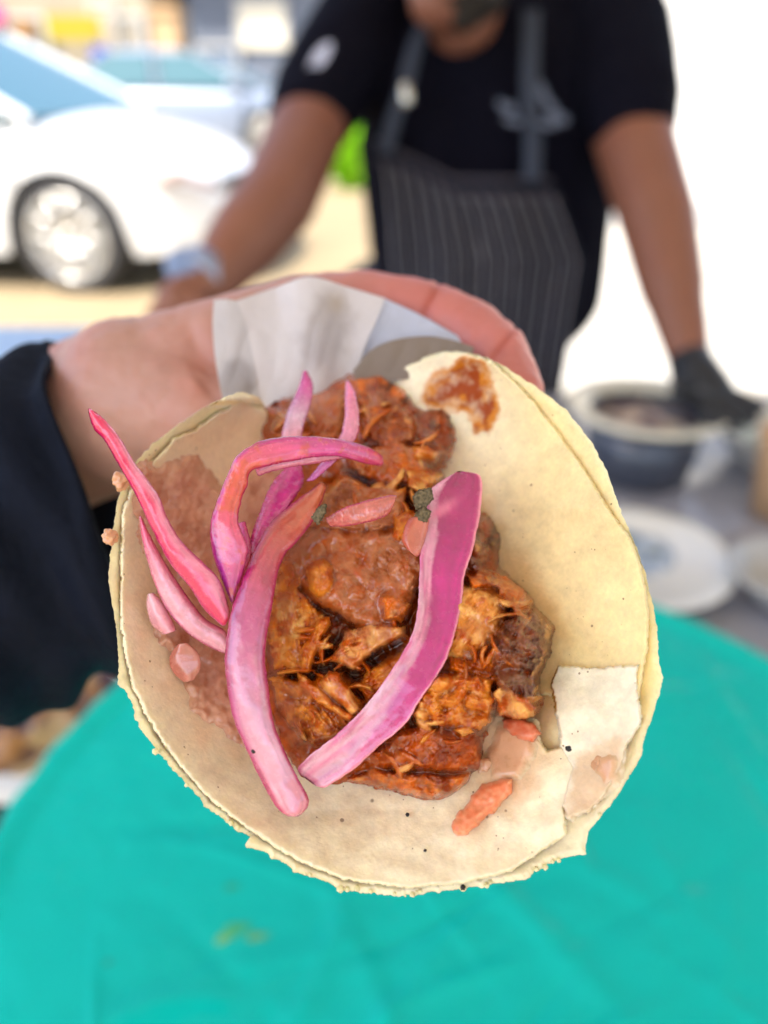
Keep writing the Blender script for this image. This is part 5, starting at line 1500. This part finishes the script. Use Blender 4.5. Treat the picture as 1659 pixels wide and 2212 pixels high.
blob('body', caps, ells, .005, 6, skin2, cook, None, cook_col)
hair = material('dark_hair', (0.015, 0.011, 0.009), rough=.8, bump=.6, bump_scale=200, bump_dist=.002)
blob('beard', [(K(1050, -10, 1.11), .030, K(1000, 30, 1.085), .022)], [(K(992, -2, 1.082), (VX * .050, VY * .034, VZ * .023))], .004, 4, hair, cook)
blob('hair', [], [(hc + Vector((0, .022, .022)), (VX * .082, VY * .095, VZ * .105))], .004, 4, hair, cook)
eye = MB()
for sx in (-.03, .03): eye.add(*capsule_verts(hc + Vector((sx - .001, -.086, -.005)), .0115, hc + Vector((sx + .001, -.086, -.005)), .0115, 12, 5))
eye.build('eyes', material('eye_white', (.5, .48, .45), rough=.2), cook, smooth=True)
mo = MB().add(*capsule_verts(K(940, -22, 1.046), .006, K(985, -22, 1.046), .006, 10, 4)); mo.build('mouth', material('lips', (.35, .12, .09), rough=.4), cook, smooth=True)
# shirt
sc_ = [(K(775, 80, 1.25), .085, K(688, 215, 1.19), .070), (K(688, 215, 1.19), .070, K(672, 245, 1.175), .066), (K(800, 40, 1.27), .085, K(900, 50, 1.33), .10),
       (K(1330, 80, 1.25), .088, K(1362, 215, 1.19), .076), (K(1362, 215, 1.19), .076, K(1370, 255, 1.18), .068), (K(1320, 50, 1.27), .088, K(1150, 60, 1.33), .10),
       (K(1050, 300, 1.36), .15, K(1050, 620, 1.46), .15), (K(930, 330, 1.36), .13, K(960, 620, 1.46), .13), (K(1160, 320, 1.36), .14, K(1140, 620, 1.46), .14), (K(1050, 620, 1.46), .16, K(1030, 860, 1.56), .16)]
se = [(K(1040, 190, 1.31), (VX * .205, VY * .11, VZ * .15)), (K(900, 210, 1.31), (VX * .10, VY * .10, VZ * .12)), (K(1200, 210, 1.31), (VX * .10, VY * .10, VZ * .12))]


def shirt_warp(v, nr):
    h = .004 * fbm(v[:, 0] * 14, v[:, 1] * 14, v[:, 2] * 7, 3)
    return v + nr * h[:, None]


def neck_cut(v, nr):
    v = shirt_warp(v, nr)
    return v


blob('t_shirt', sc_, se, .006, 7, shirt, cook, neck_cut)
nk_ = mk('neck_opening', *(lambda m_: (np.array(m_.v), m_.f))(MB().add(*capsule_verts(K(1010, 60, 1.20), .034, K(1010, 82, 1.185), .022, 16, 5))), skin2, cook, cols=np.repeat(SC[None], 16 * 12, 0)[:16 * 12])
# sleeve hems
jean = material('dark_jeans', (0.02, 0.025, 0.04), rough=.9)
mbj = MB()
mbj.add(*capsule_verts(Vector((.02, 1.62, .72)), .15, Vector((-.05, 1.62, .1)), .08)); mbj.add(*capsule_verts(Vector((.22, 1.62, .72)), .15, Vector((.28, 1.62, .1)), .08))
mbj.build('trousers', jean, cook, smooth=True)
mbs = MB()
for x_ in (-.05, .28): mbs.add(*capsule_verts(Vector((x_, 1.64, .05)), .05, Vector((x_, 1.48, .045)), .045))
mbs.build('shoes', blackp, cook, smooth=True)


def body_d(x, y):
    """distance of the apron front"""
    return np.interp(y, [200, 380, 620, 900], [1.20, 1.215, 1.29, 1.38]) + .10 * ((x - 1040) / 230.) ** 2 * .55


# apron
ny_, nx_ = 120, 240
yy = np.linspace(0, 1, ny_)[:, None] * np.ones((1, nx_)); uu = np.linspace(0, 1, nx_)[None] * np.ones((ny_, 1))
xl = np.interp(yy, [0, .15, .5, 1], [806, 822, 838, 842]); xr = np.interp(yy, [0, .1, .35, 1], [1190, 1215, 1262, 1205])
topy = np.interp(uu, [0, .3, .45, 1], [298, 352, 382, 384]); boty = 900
Xa = xl + (xr - xl) * uu; Ya = topy + (boty - topy) * yy
Da = body_d(Xa, Ya) - .006 * np.sin(uu * 20 + yy * 3) * .8 - .012 - .008 * fbm(uu * 5, yy * 3, 1, 3)
st = np.abs(((uu * 13 + .06 * fbm(yy * 3, uu * 3, 2, 2)) % 1) - .5) < .055
band = yy < .075
seam = np.abs(yy - .085) < .006
ca = np.where((st & ~band)[..., None], S(156, 152, 158), S(22, 24, 38))
ca = np.where(seam[..., None] | (yy < .012)[..., None], S(88, 82, 92), ca)
fr = at(Xa, Ya, Da).reshape(-1, 3); bk = at(Xa, Ya, Da + .003).reshape(-1, 3)
Fa = gridfaces(ny_, nx_)
mk('apron', np.vstack([fr, bk]), np.vstack([Fa, Fa[:, ::-1] + ny_ * nx_]), apr, cook, cols=np.vstack([ca.reshape(-1, 3)] * 2))['label'] = 'dark apron with thin pale vertical stripes'
strapm = material('slate_strap', S(46, 54, 72), rough=.8)


def ribbon(pts, w, mt, nm, par, th=.003):
    p = spline(pts, 30)
    L_ = p.copy(); R_ = p.copy(); L_[:, 0] -= w / 2; R_[:, 0] += w / 2
    v = np.vstack([at(L_[:, 0], L_[:, 1], L_[:, 2]), at(R_[:, 0], R_[:, 1], R_[:, 2]), at(R_[:, 0], R_[:, 1], R_[:, 2] + th), at(L_[:, 0], L_[:, 1], L_[:, 2] + th)])
    f = []
    for a in range(4):
        b = (a + 1) % 4
        for i in range(29): f.append((a * 30 + i, b * 30 + i, b * 30 + i + 1, a * 30 + i + 1))
    return mk(nm, v, f, mt, par)


ribbon([(925, 40, 1.17), (895, 110, 1.165), (875, 190, 1.172), (850, 260, 1.185), (832, 330, 1.20)], 34, strapm, 'apron_strap', cook)
ribbon([(1148, 20, 1.17), (1146, 120, 1.165), (1146, 220, 1.172), (1152, 300, 1.185), (1150, 392, 1.20)], 40, strapm, 'apron_strap', cook)
MB().add(*capsule_verts(K(877, 192, 1.160), .011, K(878, 216, 1.160), .011, 14, 5)).build('buckle', material('bright_metal', (.75, .78, .76), rough=.15, metal=1.0), cook, smooth=True)
# embroidered emblem on the chest and print on the sleeve
emb = material('grey_thread', S(84, 94, 118), rough=.7); emw = material('white_print', S(190, 196, 224), rough=.7)


def printed(name, polys, d, mt, par):
    V, F = [], []
    for poly in polys:
        b = len(V); n_ = len(poly)
        V += [tuple(at(x, y, d(x, y))) for x, y in poly] + [tuple(at(x, y, d(x, y) + .004)) for x, y in poly]
        F.append(tuple(b + i for i in range(n_ - 1, -1, -1)))
        F += [(b + i, b + (i + 1) % n_, b + n_ + (i + 1) % n_, b + n_ + i) for i in range(n_)]
    return mk(name, V, F, mt, par, smooth=False)


def leafp(cx, cy, a, l, w):
    out = []
    for k in range(12):
        q = 2 * math.pi * k / 12
        x, y = math.cos(q) * l * (1 - .25 * math.cos(q)), math.sin(q) * w
        out.append((cx + x * math.cos(a) - y * math.sin(a), cy + x * math.sin(a) + y * math.cos(a)))
    return out


printed('chest_emblem', [leafp(1100, 234, .4, 20, 12), leafp(1112, 262, .2, 22, 9), leafp(1172, 200, 1.2, 26, 10), leafp(1190, 228, .9, 30, 9), leafp(1210, 256, .3, 26, 12), leafp(1185, 270, .1, 24, 8), leafp(1082, 226, 1.0, 10, 8)],
        lambda x, y: 1.158 + .0001 * abs(x - 1050), emb, cook)
printed('sleeve_print', [leafp(690, 125, 2.2, 34, 15), leafp(672, 155, 2.0, 22, 12), leafp(668, 190, 1.7, 16, 10)], lambda x, y: 1.120, emw, cook)
# watch and glove
wt = MB()
c0, c1 = K(452, 585, .99), K(418, 620, .97)
axw = (c1 - c0).normalized(); a_w = axw.orthogonal().normalized(); b_w = axw.cross(a_w)
vw = []
for (t, r) in ((-.014, .037), (-.012, .041), (.012, .040), (.014, .036)):
    for k in range(28):
        q = 2 * math.pi * k / 28
        vw.append((c0 + c1) / 2 + axw * t + (a_w * math.cos(q) + b_w * math.sin(q)) * r)
wt.add(vw, [(i * 28 + k, i * 28 + (k + 1) % 28, (i + 1) * 28 + (k + 1) % 28, (i + 1) * 28 + k) for i in range(3) for k in range(28)])
wo_ = wt.build('bracelet', material('steel_blue_grey', S(150, 160, 186), rough=.35, metal=.5), cook, smooth=True)
wd_ = K(395, 575, .955)
MB().lathe((0, 0, 0), [(.001, 0), (.020, 0), (.022, .004), (.022, .010), (.018, .012), (.001, .012)], 24, Matrix.Translation(wd_) @ ((K(395, 575, .90) - wd_).to_track_quat('Z', 'Y').to_matrix().to_4x4())).build('watch_face', material('watch_glass', S(120, 140, 180), rough=.15, coat=.5), wo_, smooth=True)
glove = material('black_glove', (0.012, .014, .02), rough=.4, spec=.4)
gc = [(K(1487, 770, 1.045), .029, K(1505, 815, 1.025), .034), (K(1505, 815, 1.025), .034, K(1530, 845, 1.01), .032),
      (K(1540, 842, 1.01), .015, K(1600, 862, .995), .012), (K(1600, 862, .995), .012, K(1640, 880, .985), .010), (K(1535, 855, 1.0), .015, K(1590, 884, .985), .012), (K(1590, 884, .985), .012, K(1622, 905, .975), .010),
      (K(1525, 862, 1.0), .014, K(1565, 898, .98), .012), (K(1565, 898, .98), .012, K(1588, 920, .97), .010), (K(1510, 860, 1.0), .013, K(1530, 905, .975), .011), (K(1530, 905, .975), .011, K(1545, 925, .968), .009),
      (K(1495, 830, 1.01), .014, K(1465, 850, .99), .012)]
blob('glove', gc, [], .003, 4, glove, cook)
